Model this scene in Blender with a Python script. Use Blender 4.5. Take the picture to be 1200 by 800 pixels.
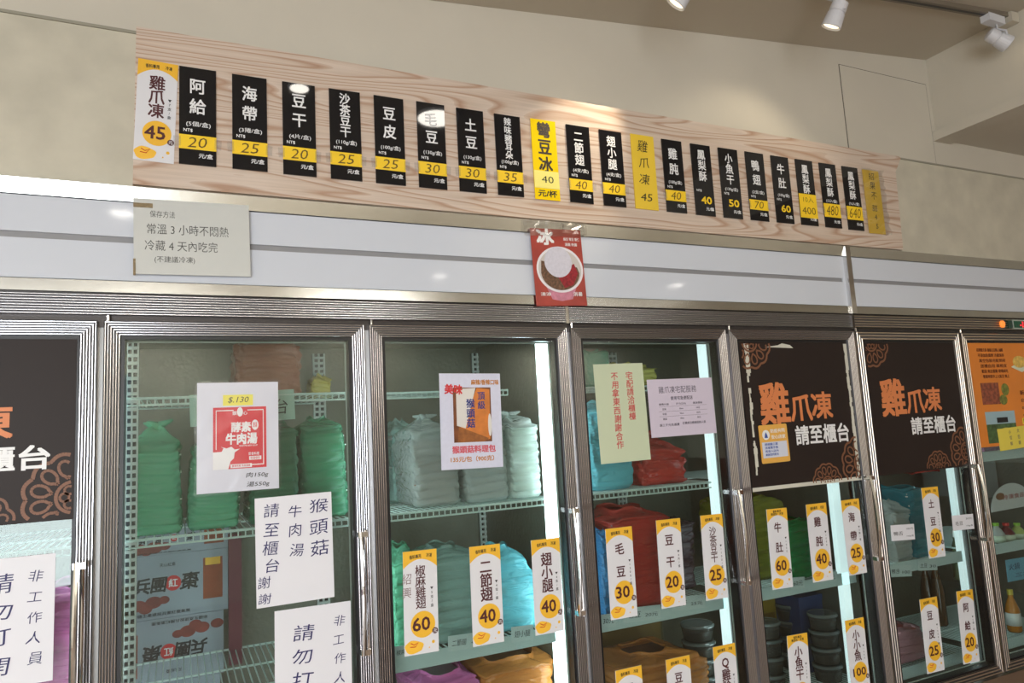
import bpy, math, random
from mathutils import Vector, Matrix
for o in list(bpy.data.objects): bpy.data.objects.remove(o)
scene = bpy.context.scene
COL = scene.collection
R_ = random.Random(7)

# ------------------------------------------------------------------ camera
FPX, YAW, PITCH, ROLL = 837.8, 0.4406, 0.1249, -0.0548      # focal length in pixels of a 1200 px wide frame
CAM = Vector((0.1728, -2.0, 1.6737))
cy, sy, cp, sp, cr, sr = math.cos(YAW), math.sin(YAW), math.cos(PITCH), math.sin(PITCH), math.cos(ROLL), math.sin(ROLL)
fw = Vector((sy*cp, cy*cp, sp)); r0 = Vector((cy, -sy, 0)); u0 = r0.cross(fw)
rt = cr*r0 + sr*u0; up = -sr*r0 + cr*u0
cam = bpy.data.cameras.new('camera'); camo = bpy.data.objects.new('camera', cam); COL.objects.link(camo)
cam.sensor_width = 36; cam.lens = FPX/1200*36; cam.clip_start = 0.05
camo.matrix_world = Matrix(((rt.x, up.x, -fw.x, CAM.x), (rt.y, up.y, -fw.y, CAM.y), (rt.z, up.z, -fw.z, CAM.z), (0, 0, 0, 1)))
scene.camera = camo
def P(px, py, Y=0.0):
    """point of the world plane y = Y that the surveyed photograph shows at (px, py)"""
    d = fw + rt*(px-600)/FPX + up*(400-py)/FPX
    return CAM + d*((Y-CAM.y)/d.y)

# ------------------------------------------------------------------ world, lights, exposure
w = bpy.data.worlds.new('daylight'); scene.world = w; w.use_nodes = True
bg = w.node_tree.nodes['Background']; bg.inputs[0].default_value = (0.80, 0.90, 1.0, 1); bg.inputs[1].default_value = .7
scene.view_settings.view_transform = 'Standard'; scene.view_settings.look = 'None'
scene.view_settings.gamma = 1.0; scene.view_settings.use_curve_mapping = False
scene.view_settings.exposure = 0.5
def area(name, loc, target, sx, sy_, power, color):
    l = bpy.data.lights.new(name, 'AREA'); l.shape = 'RECTANGLE'; l.size = sx; l.size_y = sy_; l.energy = power; l.color = color
    o = bpy.data.objects.new(name, l); COL.objects.link(o); o.location = loc
    o.rotation_euler = (Vector(target)-Vector(loc)).to_track_quat('-Z', 'Y').to_euler()
    return o
area('shopfront_daylight', (-2.1, -6.5, 1.4), (0.2, 0, 2.0), 3.6, 2.1, 165, (0.90, 0.95, 1.0))
def spot(name, loc, target, power, size, blend, color):
    l = bpy.data.lights.new(name, 'SPOT'); l.energy = power; l.spot_size = math.radians(size); l.spot_blend = blend; l.color = color; l.shadow_soft_size = 0.03
    o = bpy.data.objects.new(name, l); COL.objects.link(o); o.location = loc
    o.rotation_euler = (Vector(target)-Vector(loc)).to_track_quat('-Z', 'Y').to_euler()
    return o

# ------------------------------------------------------------------ materials
def lin(c):
    return tuple(((v/255)/12.92 if v/255 <= .04045 else ((v/255+.055)/1.055)**2.4) for v in c)
MATS = {}
def mat(name, rgb, rough=.5, metal=0., noise=0., nscale=20., bump=0., bscale=60., stretch=(1, 1, 1), spec=.5, emit=None, estr=0., coat=0.):
    if name in MATS: return MATS[name]
    m = bpy.data.materials.new(name); m.use_nodes = True; nt = m.node_tree; b = nt.nodes['Principled BSDF']
    c = lin(rgb); b.inputs['Base Color'].default_value = (*c, 1); b.inputs['Roughness'].default_value = rough
    b.inputs['Metallic'].default_value = metal; b.inputs['Specular IOR Level'].default_value = spec
    b.inputs['Coat Weight'].default_value = coat; b.inputs['Coat Roughness'].default_value = .05
    if emit: b.inputs['Emission Color'].default_value = (*lin(emit), 1); b.inputs['Emission Strength'].default_value = estr
    if noise or bump:
        tc = nt.nodes.new('ShaderNodeTexCoord'); mp = nt.nodes.new('ShaderNodeMapping'); mp.inputs['Scale'].default_value = stretch
        nt.links.new(tc.outputs['Object'], mp.inputs[0])
    if noise:
        n = nt.nodes.new('ShaderNodeTexNoise'); n.inputs['Scale'].default_value = nscale; n.inputs['Detail'].default_value = 5
        nt.links.new(mp.outputs[0], n.inputs['Vector'])
        rmp = nt.nodes.new('ShaderNodeValToRGB'); rmp.color_ramp.elements[0].position = .3; rmp.color_ramp.elements[1].position = .7
        rmp.color_ramp.elements[0].color = (*[v*(1-noise) for v in c], 1); rmp.color_ramp.elements[1].color = (*[min(1, v*(1+noise*.6)) for v in c], 1)
        nt.links.new(n.outputs['Fac'], rmp.inputs[0]); nt.links.new(rmp.outputs[0], b.inputs['Base Color'])
    if bump:
        n2 = nt.nodes.new('ShaderNodeTexNoise'); n2.inputs['Scale'].default_value = bscale; n2.inputs['Detail'].default_value = 3
        nt.links.new(mp.outputs[0], n2.inputs['Vector'])
        bp = nt.nodes.new('ShaderNodeBump'); bp.inputs['Strength'].default_value = bump; bp.inputs['Distance'].default_value = .01
        nt.links.new(n2.outputs['Fac'], bp.inputs['Height']); nt.links.new(bp.outputs[0], b.inputs['Normal'])
    MATS[name] = m; return m
def film(name, rgb, clear, rough=.22, bump=.35, bscale=35., tint=None, wrinkle=True):
    """thin plastic film: part see-through, part glossy coloured sheet"""
    if name in MATS: return MATS[name]
    m = bpy.data.materials.new(name); m.use_nodes = True; nt = m.node_tree; b = nt.nodes['Principled BSDF']; out = nt.nodes['Material Output']
    b.inputs['Base Color'].default_value = (*lin(rgb), 1); b.inputs['Roughness'].default_value = rough
    tr = nt.nodes.new('ShaderNodeBsdfTransparent'); tr.inputs[0].default_value = (*lin(tint or rgb), 1)
    mx = nt.nodes.new('ShaderNodeMixShader'); mx.inputs[0].default_value = 1-clear
    nt.links.new(tr.outputs[0], mx.inputs[1]); nt.links.new(b.outputs[0], mx.inputs[2]); nt.links.new(mx.outputs[0], out.inputs[0])
    if bump:
        tc = nt.nodes.new('ShaderNodeTexCoord'); mp = nt.nodes.new('ShaderNodeMapping'); mp.inputs['Scale'].default_value = (.6, .6, 2.2)
        nt.links.new(tc.outputs['Object'], mp.inputs[0])
        n2 = nt.nodes.new('ShaderNodeTexNoise'); n2.inputs['Scale'].default_value = bscale; n2.inputs['Detail'].default_value = 2; n2.inputs['Distortion'].default_value = 1.2
        nt.links.new(mp.outputs[0], n2.inputs['Vector'])
        bp = nt.nodes.new('ShaderNodeBump'); bp.inputs['Strength'].default_value = bump; bp.inputs['Distance'].default_value = .03
        nt.links.new(n2.outputs['Fac'], bp.inputs['Height']); nt.links.new(bp.outputs[0], b.inputs['Normal'])
    MATS[name] = m; return m
def glass_mat():
    m = bpy.data.materials.new('door_glass'); m.use_nodes = True; nt = m.node_tree; nt.nodes.remove(nt.nodes['Principled BSDF']); out = nt.nodes['Material Output']
    tr = nt.nodes.new('ShaderNodeBsdfTransparent'); tr.inputs[0].default_value = (.80, .845, .825, 1)
    gl = nt.nodes.new('ShaderNodeBsdfGlossy'); gl.inputs['Roughness'].default_value = .02; gl.inputs[0].default_value = (.9, .95, .93, 1)
    fr = nt.nodes.new('ShaderNodeFresnel'); ge = nt.nodes.new('ShaderNodeNewGeometry')
    io = nt.nodes.new('ShaderNodeMath'); io.operation = 'MULTIPLY_ADD'; io.inputs[1].default_value = -.8333; io.inputs[2].default_value = 1.5   # the pane is thin: same reflectance from both sides
    nt.links.new(ge.outputs['Backfacing'], io.inputs[0]); nt.links.new(io.outputs[0], fr.inputs[0])
    mx = nt.nodes.new('ShaderNodeMixShader'); nt.links.new(fr.outputs[0], mx.inputs[0])
    nt.links.new(tr.outputs[0], mx.inputs[1]); nt.links.new(gl.outputs[0], mx.inputs[2]); nt.links.new(mx.outputs[0], out.inputs[0])
    return m
GLASS = glass_mat()
def wood_mat():
    m = bpy.data.materials.new('pine_plywood'); m.use_nodes = True; nt = m.node_tree; b = nt.nodes['Principled BSDF']
    L = nt.links.new; N = nt.nodes.new
    tc = N('ShaderNodeTexCoord'); mp = N('ShaderNodeMapping'); mp.inputs['Scale'].default_value = (.42, 1, 5.5); L(tc.outputs['Object'], mp.inputs[0])
    n = N('ShaderNodeTexNoise'); n.inputs['Scale'].default_value = 1.7; n.inputs['Detail'].default_value = 1.5; n.inputs['Distortion'].default_value = .25; L(mp.outputs[0], n.inputs['Vector'])
    mul = N('ShaderNodeMath'); mul.operation = 'MULTIPLY'; mul.inputs[1].default_value = 17; L(n.outputs['Fac'], mul.inputs[0])
    fr = N('ShaderNodeMath'); fr.operation = 'FRACT'; L(mul.outputs[0], fr.inputs[0])
    r = N('ShaderNodeValToRGB'); e = r.color_ramp.elements
    e[0].position = 0; e[0].color = (*lin((213, 196, 181)), 1); e[1].position = 1; e[1].color = (*lin((205, 184, 166)), 1)
    x = e.new(.6); x.color = (*lin((206, 186, 168)), 1)
    x = e.new(.84); x.color = (*lin((180, 146, 122)), 1)
    L(fr.outputs[0], r.inputs[0])
    mp2 = N('ShaderNodeMapping'); mp2.inputs['Scale'].default_value = (3, 1, 160); L(tc.outputs['Object'], mp2.inputs[0])
    n2 = N('ShaderNodeTexNoise'); n2.inputs['Scale'].default_value = 1.5; n2.inputs['Detail'].default_value = 4; L(mp2.outputs[0], n2.inputs['Vector'])
    r2 = N('ShaderNodeValToRGB'); r2.color_ramp.elements[0].color = (.78, .76, .74, 1); r2.color_ramp.elements[1].color = (1, 1, 1, 1); r2.color_ramp.elements[0].position = .3; r2.color_ramp.elements[1].position = .6
    L(n2.outputs['Fac'], r2.inputs[0])
    mx = N('ShaderNodeMixRGB'); mx.blend_type = 'MULTIPLY'; mx.inputs[0].default_value = .6; L(r.outputs[0], mx.inputs[1]); L(r2.outputs[0], mx.inputs[2])
    L(mx.outputs[0], b.inputs['Base Color']); b.inputs['Roughness'].default_value = .5
    return m
WOOD = wood_mat()
CREAM = mat('cream_paint', (206, 199, 184), .7, noise=.05, nscale=2.2)
CEILP = mat('ceiling_paint', (196, 188, 172), .8, noise=.04, nscale=1.5)
GREYWALL = mat('grey_painted_header', (196, 190, 172), .6, noise=.12, nscale=9)
ALU = mat('ribbed_aluminium', (236, 234, 238), .22, 1.)
ALUB = mat('reflection_tinted_aluminium', (230, 218, 204), .28, 1.)  # brown of the reflected surroundings is mixed into the metal colour
STEEL = mat('stainless_steel', (200, 200, 196), .18, 1., noise=.08, nscale=5, bump=.02, bscale=30)
STEELB = mat('brushed_stainless', (176, 170, 158), .34, 1., noise=.06, nscale=4, stretch=(1, 1, 30))
CHROME = mat('chrome', (225, 225, 225), .08, 1.)
WHITEPANEL = mat('white_gloss_panel', (206, 211, 220), .06, spec=.5)
GROOVE = mat('grey_groove', (140, 140, 142), .5)
BLACK = mat('black_rubber', (14, 14, 17), .35)
LINER = mat('cold_room_liner', (112, 110, 98), .38, .35, noise=.12, nscale=12, bump=.25, bscale=70)
WIRE = mat('white_coated_wire', (205, 222, 216), .3)
WHITEPLASTIC = mat('white_plastic', (214, 216, 216), .35)
PAPER = mat('white_paper', (222, 222, 228), .45)
PAPERLAM = mat('laminated_paper', (222, 222, 226), .2)
INK = mat('black_ink', (26, 24, 26), .5)
INKBLUE = mat('navy_marker_ink', (38, 34, 92), .5)
BROWNINK = mat('dark_maroon_ink', (78, 30, 34), .5)
WHITEINK = mat('white_ink', (232, 232, 232), .4)
YELLOW = mat('yellow_label', (247, 206, 40), .4)
TAGYEL = mat('tag_amber_yellow', (238, 184, 54), .35)
TAGORANGE = mat('tag_orange', (232, 140, 44), .4)
REDINK = mat('red_ink', (206, 44, 46), .45)
BLACKCARD = mat('black_acrylic', (18, 18, 22), .035, coat=.3)
POSTERDARK = mat('dark_brown_poster', (40, 31, 28), .5, spec=.25)
POSTERORANGE = mat('copper_orange_print', (214, 128, 76), .5)

# ------------------------------------------------------------------ mesh helpers
class MB:
    def __init__(s): s.v = []; s.f = []; s.m = []; s.mi = 0
    def add(s, vs, fs):
        k = len(s.v); s.v += [tuple(v) for v in vs]; s.f += [tuple(i+k for i in f) for f in fs]; s.m += [s.mi]*len(fs); return s
    def box(s, x0, x1, y0, y1, z0, z1):
        return s.add([(x0, y0, z0), (x1, y0, z0), (x1, y1, z0), (x0, y1, z0), (x0, y0, z1), (x1, y0, z1), (x1, y1, z1), (x0, y1, z1)],
              [(0, 3, 2, 1), (4, 5, 6, 7), (0, 1, 5, 4), (1, 2, 6, 5), (2, 3, 7, 6), (3, 0, 4, 7)])
    def rect(s, x0, x1, z0, z1, y):
        return s.add([(x0, y, z0), (x1, y, z0), (x1, y, z1), (x0, y, z1)], [(0, 1, 2, 3)])
    def poly(s, pts, y):
        return s.add([(a, y, b) for a, b in pts], [tuple(range(len(pts)))])
    def slab(s, pts, y0, y1):
        n = len(pts); vs = [(a, y0, b) for a, b in pts]+[(a, y1, b) for a, b in pts]
        return s.add(vs, [tuple(range(n)), tuple(range(2*n-1, n-1, -1))]+[(i, i+n, (i+1) % n+n, (i+1) % n) for i in range(n)])
    def disc(s, x, z, rx, y, rz=None, n=28):
        rz = rz or rx
        return s.poly([(x+rx*math.cos(2*math.pi*i/n), z+rz*math.sin(2*math.pi*i/n)) for i in range(n)], y)
    def tube(s, pts, r, n=8, cap=True):
        pts = [Vector(p) for p in pts]; rings = []; rs = r if isinstance(r, (list, tuple)) else [r]*len(pts)
        ref = None
        for i, p in enumerate(pts):
            t = (pts[min(i+1, len(pts)-1)]-pts[max(i-1, 0)]).normalized()
            if ref is None: ref = Vector((0, 0, 1)) if abs(t.z) < .9 else Vector((1, 0, 0))
            a = t.cross(ref).normalized(); b = a.cross(t).normalized(); ref = b
            rings.append([p+rs[i]*(a*math.cos(2*math.pi*k/n)+b*math.sin(2*math.pi*k/n)) for k in range(n)])
        vs = [v for ring in rings for v in ring]; fs = []
        for i in range(len(pts)-1):
            for k in range(n): fs.append((i*n+k, i*n+(k+1) % n, (i+1)*n+(k+1) % n, (i+1)*n+k))
        if cap: fs.append(tuple(range(n-1, -1, -1))); fs.append(tuple((len(pts)-1)*n+k for k in range(n)))
        return s.add(vs, fs)
    def lathe(s, prof, c, n=20, axis=None):
        """prof: (radius, height) pairs turned about the z axis through c"""
        vs = []; c = Vector(c); M = axis.to_track_quat('Z', 'Y').to_matrix() if axis else Matrix.Identity(3)
        for r, h in prof:
            for k in range(n): vs.append(c+M@Vector((r*math.cos(2*math.pi*k/n), r*math.sin(2*math.pi*k/n), h)))
        fs = [(i*n+k, i*n+(k+1) % n, (i+1)*n+(k+1) % n, (i+1)*n+k) for i in range(len(prof)-1) for k in range(n)]
        fs.append(tuple(range(n-1, -1, -1))); fs.append(tuple((len(prof)-1)*n+k for k in range(n)))
        return s.add(vs, fs)
WM = {}
def wm(o): return WM.get(o.name, Matrix.Identity(4))
def build(name, mb, mats, parent=None, local=False, smooth=False, world=None, kind=None):
    """link the collected faces as one mesh object; world coordinates unless local"""
    me = bpy.data.meshes.new(name)
    M = wm(parent) if parent else Matrix.Identity(4)
    vs = mb.v
    if parent and not local:
        Mi = M.inverted(); vs = [tuple(Mi@Vector(v)) for v in vs]
    me.from_pydata(vs, [], mb.f)
    for m in (mats if isinstance(mats, (list, tuple)) else [mats]): me.materials.append(m)
    me.polygons.foreach_set('material_index', mb.m)
    if smooth: me.polygons.foreach_set('use_smooth', [True]*len(me.polygons))
    me.update()
    o = bpy.data.objects.new(name, me); COL.objects.link(o)
    if parent: o.parent = parent
    WM[o.name] = M
    if kind: o['kind'] = kind
    return o
def tag(o, label, cat, group=None):
    o['label'] = label; o['category'] = cat
    if group: o['group'] = group
    return o
def empty(name, loc, label, cat, group=None, rot=None):
    o = bpy.data.objects.new(name, None); COL.objects.link(o); o.empty_display_size = .05
    M = Matrix.Translation(Vector(loc)) @ (rot or Matrix.Identity(4)); o.matrix_world = M; WM[o.name] = M
    return tag(o, label, cat, group)
def struct(name, mb, m, parent=None):
    o = build(name, mb, m, parent)
    if not parent: o['kind'] = 'structure'
    return o

# lettering -----------------------------------------------------------------
TC = {}
def glyphs(s, bold):
    bold = min(bold, 0)
    key = (s, bold)
    if key in TC: return TC[key]
    cu = bpy.data.curves.new('lettering_source', 'FONT'); cu.body = s; cu.size = 1; cu.resolution_u = 2; cu.offset = bold; cu.fill_mode = 'FRONT'
    o = bpy.data.objects.new('lettering_source', cu); COL.objects.link(o)
    dg = bpy.context.evaluated_depsgraph_get(); me = bpy.data.meshes.new_from_object(o.evaluated_get(dg))
    vs = [(v.co.x, v.co.y) for v in me.vertices]; fs = [tuple(p.vertices) for p in me.polygons]
    bpy.data.objects.remove(o); bpy.data.curves.remove(cu); bpy.data.meshes.remove(me)
    xs = [v[0] for v in vs] or [0]; ys = [v[1] for v in vs] or [0]
    TC[key] = (vs, fs, min(xs), max(xs), min(ys), max(ys)); return TC[key]
def text(mb, s, cx, cz, h, y=-.0006, w=None, rot=0, bold=.012, shear=0, fit=False):
    """one horizontal string centred on (cx, cz); h = em height, or the ink height when fit; w = ink width"""
    wt = bold; vs, fs, x0, x1, y0, y1 = glyphs(s, bold)
    if not vs: return
    sz = h/(y1-y0) if fit else h/1.0
    sx = w/(x1-x0) if w else sz
    mx, my = (x0+x1)/2, ((y0+y1)/2 if (fit or not any(ord(c) > 0x2000 for c in s)) else .36)
    c, s_ = math.cos(rot), math.sin(rot)
    e = max(0, wt)*.75
    for q, (dx, dz) in enumerate([(-e, -e), (e, e), (-e, e), (e, -e)] if e > .004 else [(0, 0)]):
        out = []; y_ = y-.00004*q
        for a, b in vs:
            X = (a-mx+dx)*sx+(b-my)*sz*shear; Z = (b-my+dz)*sz
            out.append((cx+X*c-Z*s_, y_, cz+X*s_+Z*c))
        mb.add(out, fs)
def column(mb, s, cx, zt, step, h, y=-.0006, bold=.012, wx=1., hand=0.):
    for i, ch in enumerate(s):
        if ch == ' ': continue
        q = hand
        text(mb, ch, cx+(R_.uniform(-.08, .08)*h*q), zt-step*i+(R_.uniform(-.05, .05)*h*q), h*(1+R_.uniform(-.1, .1)*q), y, w=None if wx == 1. and not q else glyphw(ch, bold)*h*wx, rot=R_.uniform(-.08, .1)*q, bold=bold, shear=.12*q)
def glyphw(ch, bold):
    g = glyphs(ch, bold); return g[3]-g[2]

# flat sheets ---------------------------------------------------------------
def sheet(name, quad, Y, label, cat, m, group=None, th=.0012, x_size=None, outline=None):
    """a rectangle of paper or card standing on the plane y = Y; quad = its corners TL TR BR BL as surveyed"""
    a, b, c, d = [P(x, y, Y) for x, y in quad]
    W = ((b-a).length+(c-d).length)/2; H = ((a-d).length+(b-c).length)/2; ctr = (a+b+c+d)/4
    ex = (b-a)+(c-d); ez = (a-d)+(b-c)
    th_ = (math.atan2(ex.z, ex.x)+math.atan2(-ez.x, ez.z))/2
    mb = MB(); pts = outline(W, H) if outline else [(-W/2, -H/2), (W/2, -H/2), (W/2, H/2), (-W/2, H/2)]
    mb.slab(pts, 0, th)
    o = build(name, mb, m)
    M = Matrix.Translation(Vector((ctr.x, Y-th, ctr.z))) @ Matrix.Rotation(-th_, 4, 'Y')
    o.matrix_world = M; WM[o.name] = M
    tag(o, label, cat, group)
    return o, W, H
def part(name, mb, m, parent, **k):
    if not mb.f: return None
    return build(name, mb, m, parent, local=True, **k)

# ================================================================== the shell
CZ0, CSL = 3.0215, 0.0975
def ceil_z(x): return CZ0+CSL*x
XB = 3.478
mb = MB(); z = ceil_z
mb.add([(-4, .12, z(-4)), (XB, .12, z(XB)), (XB, -6.6, z(XB)), (-4, -6.6, z(-4)), (-4, .12, z(-4)+.1), (XB, .12, z(XB)+.1), (XB, -6.6, z(XB)+.1), (-4, -6.6, z(-4)+.1)],
       [(0, 1, 2, 3), (7, 6, 5, 4), (0, 4, 5, 1), (1, 5, 6, 2), (2, 6, 7, 3), (3, 7, 4, 0)])
struct('ceiling', mb, CEILP)
struct('floor', MB().box(-4, 7, -6.6, .9, -.1, 0), mat('brown_grey_floor_tile', (128, 108, 94), .35, noise=.08, nscale=3))
struct('wall_rear', MB().box(-4, 7, .1, .12, 2.345, 3.62), CREAM)
struct('wall_rear_lower', MB().box(-4, 7, .86, .9, 0, 2.4), CREAM)
struct('wall_left', MB().box(-4.1, -4, -6.6, .9, 0, 3.2), CREAM)
struct('wall_right', MB().box(7, 7.1, -6.6, .9, 1.15, 3.2), CREAM)
struct('wall_right_wainscot', MB().box(6.98, 7.1, -6.6, .9, 0, 1.15), mat('brown_panelling', (120, 84, 62), .5, noise=.1, nscale=5, stretch=(1, 1, .1)))
mb = MB().box(-4, 7, -6.7, -6.6, 2.5, 3.7).box(-.28, 7, -6.7, -6.6, 0, 2.5).box(-4, -.28, -6.7, -6.6, 0, .3)
struct('wall_front', mb, CREAM)
mb = MB().box(XB, XB+.10, -6.6, .1, 2.985, 3.62).box(XB-.028, XB+.10, -6.6, .1, 2.942, 2.985).box(XB+.10, 7, -6.6, .1, 2.955, 3.3)
struct('ceiling_bulkhead', mb, CREAM)
struct('wall_header', MB().box(-4, 7, .012, .1, 2.345, 2.778), GREYWALL)
struct('trim_1', MB().box(-4, .073, .008, .03, 2.772, 2.780).box(3.07, 7, .008, .03, 2.774, 2.781), mat('grey_joint', (150, 146, 130), .7))
# access panel set in the upper wall
x0, x1, z0, z1 = 2.862, 3.447, 2.78, 3.226
struct('trim_2', MB().box(x0-.004, x1+.004, .0985, .1, z0, z1+.004), mat('dark_joint', (110, 104, 92), .8))
pn = build('access_panel', MB().box(x0, x1, .097, .099, z0, z1), CREAM); tag(pn, 'flush cream access panel in the upper wall beside the bulkhead', 'panel')

# track lighting ------------------------------------------------------------
LAMPW = mat('white_lamp_housing', (212, 212, 216), .35)
ty = -.30
mb = MB(); xa, xb = -1.5, XB-.005
n = 8
for sx in [(xa, xb)]:
    za, zb = ceil_z(xa), ceil_z(xb)
    mb.add([(xa, ty-.017, za-.02), (xb, ty-.017, zb-.02), (xb, ty+.017, zb-.02), (xa, ty+.017, za-.02), (xa, ty-.017, za), (xb, ty-.017, zb), (xb, ty+.017, zb), (xa, ty+.017, za)],
           [(0, 3, 2, 1), (4, 5, 6, 7), (0, 1, 5, 4), (1, 2, 6, 5), (2, 3, 7, 6), (3, 0, 4, 7)])
tr = build('lighting_track', mb, mat('track_grey_brown', (120, 110, 96), .4)); tag(tr, 'thin lighting track running along the ceiling above the board', 'light track')
q = MB().add([(xa, ty-.006, ceil_z(xa)-.0204), (xb-.06, ty-.006, ceil_z(xb-.06)-.0204), (xb-.06, ty+.006, ceil_z(xb-.06)-.0204), (xa, ty+.006, ceil_z(xa)-.0204)], [(0, 3, 2, 1)])
build('slot', q, BLACK, tr)
build('end_cap', MB().box(xb-.05, xb, ty-.03, ty+.03, ceil_z(xb)-.05, ceil_z(xb)-.006), CEILP, tr)
def track_light(x, aim, label, head=None, lit=0):
    zc = ceil_z(x)-.02
    t = empty('track_light', (x, ty, zc), label, 'lamp', 'spotlights on the ceiling track')
    build('adapter', MB().box(x-.055, x+.055, ty-.019, ty+.019, zc-.035, zc-.001), LAMPW, t)
    piv = Vector((x+.02, ty, zc-.10)) if head is None else Vector(head)
    build('yoke', MB().tube([(x+.02, ty, zc-.03), (x+.02, ty, zc-.055), piv+Vector((-.0, -.034, .02)), piv+Vector((0, -.036, 0))], .005).tube([(x+.02, ty, zc-.03), (x+.02, ty, zc-.055), piv+Vector((0, .034, .02)), piv+Vector((0, .036, 0))], .005), LAMPW, t, smooth=True)
    a = (Vector(aim)-piv).normalized()
    build('housing', MB().lathe([(.018, -.05), (.028, -.045), (.030, -.012), (.027, -.010), (.027, -.006), (.031, -.004), (.036, .045), (.034, .047), (.031, .040)], piv, 24, a), LAMPW, t, smooth=False)
    build('lens', MB().lathe([(.031, .036), (.028, .041), (.012, .044)], piv, 20, a), mat('lamp_lens', (190, 186, 170), .2, emit=(255, 236, 200), estr=1.2 if lit else .25), t)
    if lit: spot('track_spot', piv+a*.06, aim, lit, 46 if lit > 5 else 120, .6, (1.0, .86, .64))
track_light(1.64, (1.40, .01, 2.60), 'white track spotlight cut off by the top edge of the photo', lit=9)
track_light(2.345, (2.22, .05, 2.45), 'white track spotlight hanging near the middle of the ceiling', lit=2.0)
track_light(3.335, (3.75, -.5, 2.9), 'white track spotlight by the bulkhead turned to the right')
# round downlights and long luminaires of the shop behind the camera
k = 0
def disc_light(x, y, r, power, label, z_=None):
    zc = ceil_z(x) if x < XB else 2.955
    t = empty('downlight', (x, y, zc), label, 'lamp', 'round downlights in the shop ceiling')
    build('rim', MB().lathe([(r*1.25, 0), (r*1.25, -.008), (r*1.05, -.012)], (x, y, zc-.001), 28), LAMPW, t)
    build('diffuser', MB().lathe([(r, 0), (r, -.003)], (x, y, zc-.0135), 28), mat('lit_diffuser', (255, 250, 240), .5, emit=(255, 248, 236), estr=14), t)
for x, y in [(-.11, -2.4), (.605, -.78), (1.255, -1.0), (2.55, -4.67), (4.4, -3.29), (4.78, -4.19)]:
    disc_light(x, y, .06 if y < -2 else (.035 if x < 1 else .085), 0, 'round lit downlight behind the camera, '+{-.11: 'the leftmost', .605: 'left of the pair nearest the board', 1.255: 'right of the pair nearest the board', 2.55: 'far back in the middle', 4.4: 'under the bulkhead', 4.78: 'farthest under the bulkhead'}[x])
for i, (x, y) in enumerate([(-2.4, -2.4), (2.05, -5.95), (-2.4, -4.4), (-.05, -6.1), (5.0, -6.1)]):
    zc = ceil_z(x) if x < XB else 2.955
    t = empty('ceiling_luminaire', (x, y, zc), 'long white fluorescent luminaire, '+['front left', 'rear middle', 'middle left', 'rear left', 'rear right'][i]+' of the shop ceiling', 'lamp', 'fluorescent luminaires of the shop')
    build('tray', MB().box(x-.64, x+.64, y-.09, y+.09, zc-.09, zc-.05).box(x-.6, x+.6, y-.05, y+.05, zc-.05, zc+.0), LAMPW, t)
    build('fluorescent_tube', MB().tube([(x-.6, y-.05, zc-.11), (x+.6, y-.05, zc-.11)], .016, 8).tube([(x-.6, y+.05, zc-.11), (x+.6, y+.05, zc-.11)], .016, 8), mat('tube_glow', (255, 255, 250), .5, emit=(255, 250, 240), estr=9), t)
    area('luminaire_light', (x, y, zc-.13), (x, y, 0), 1.2, .16, 30, (1., .96, .88))

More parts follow.
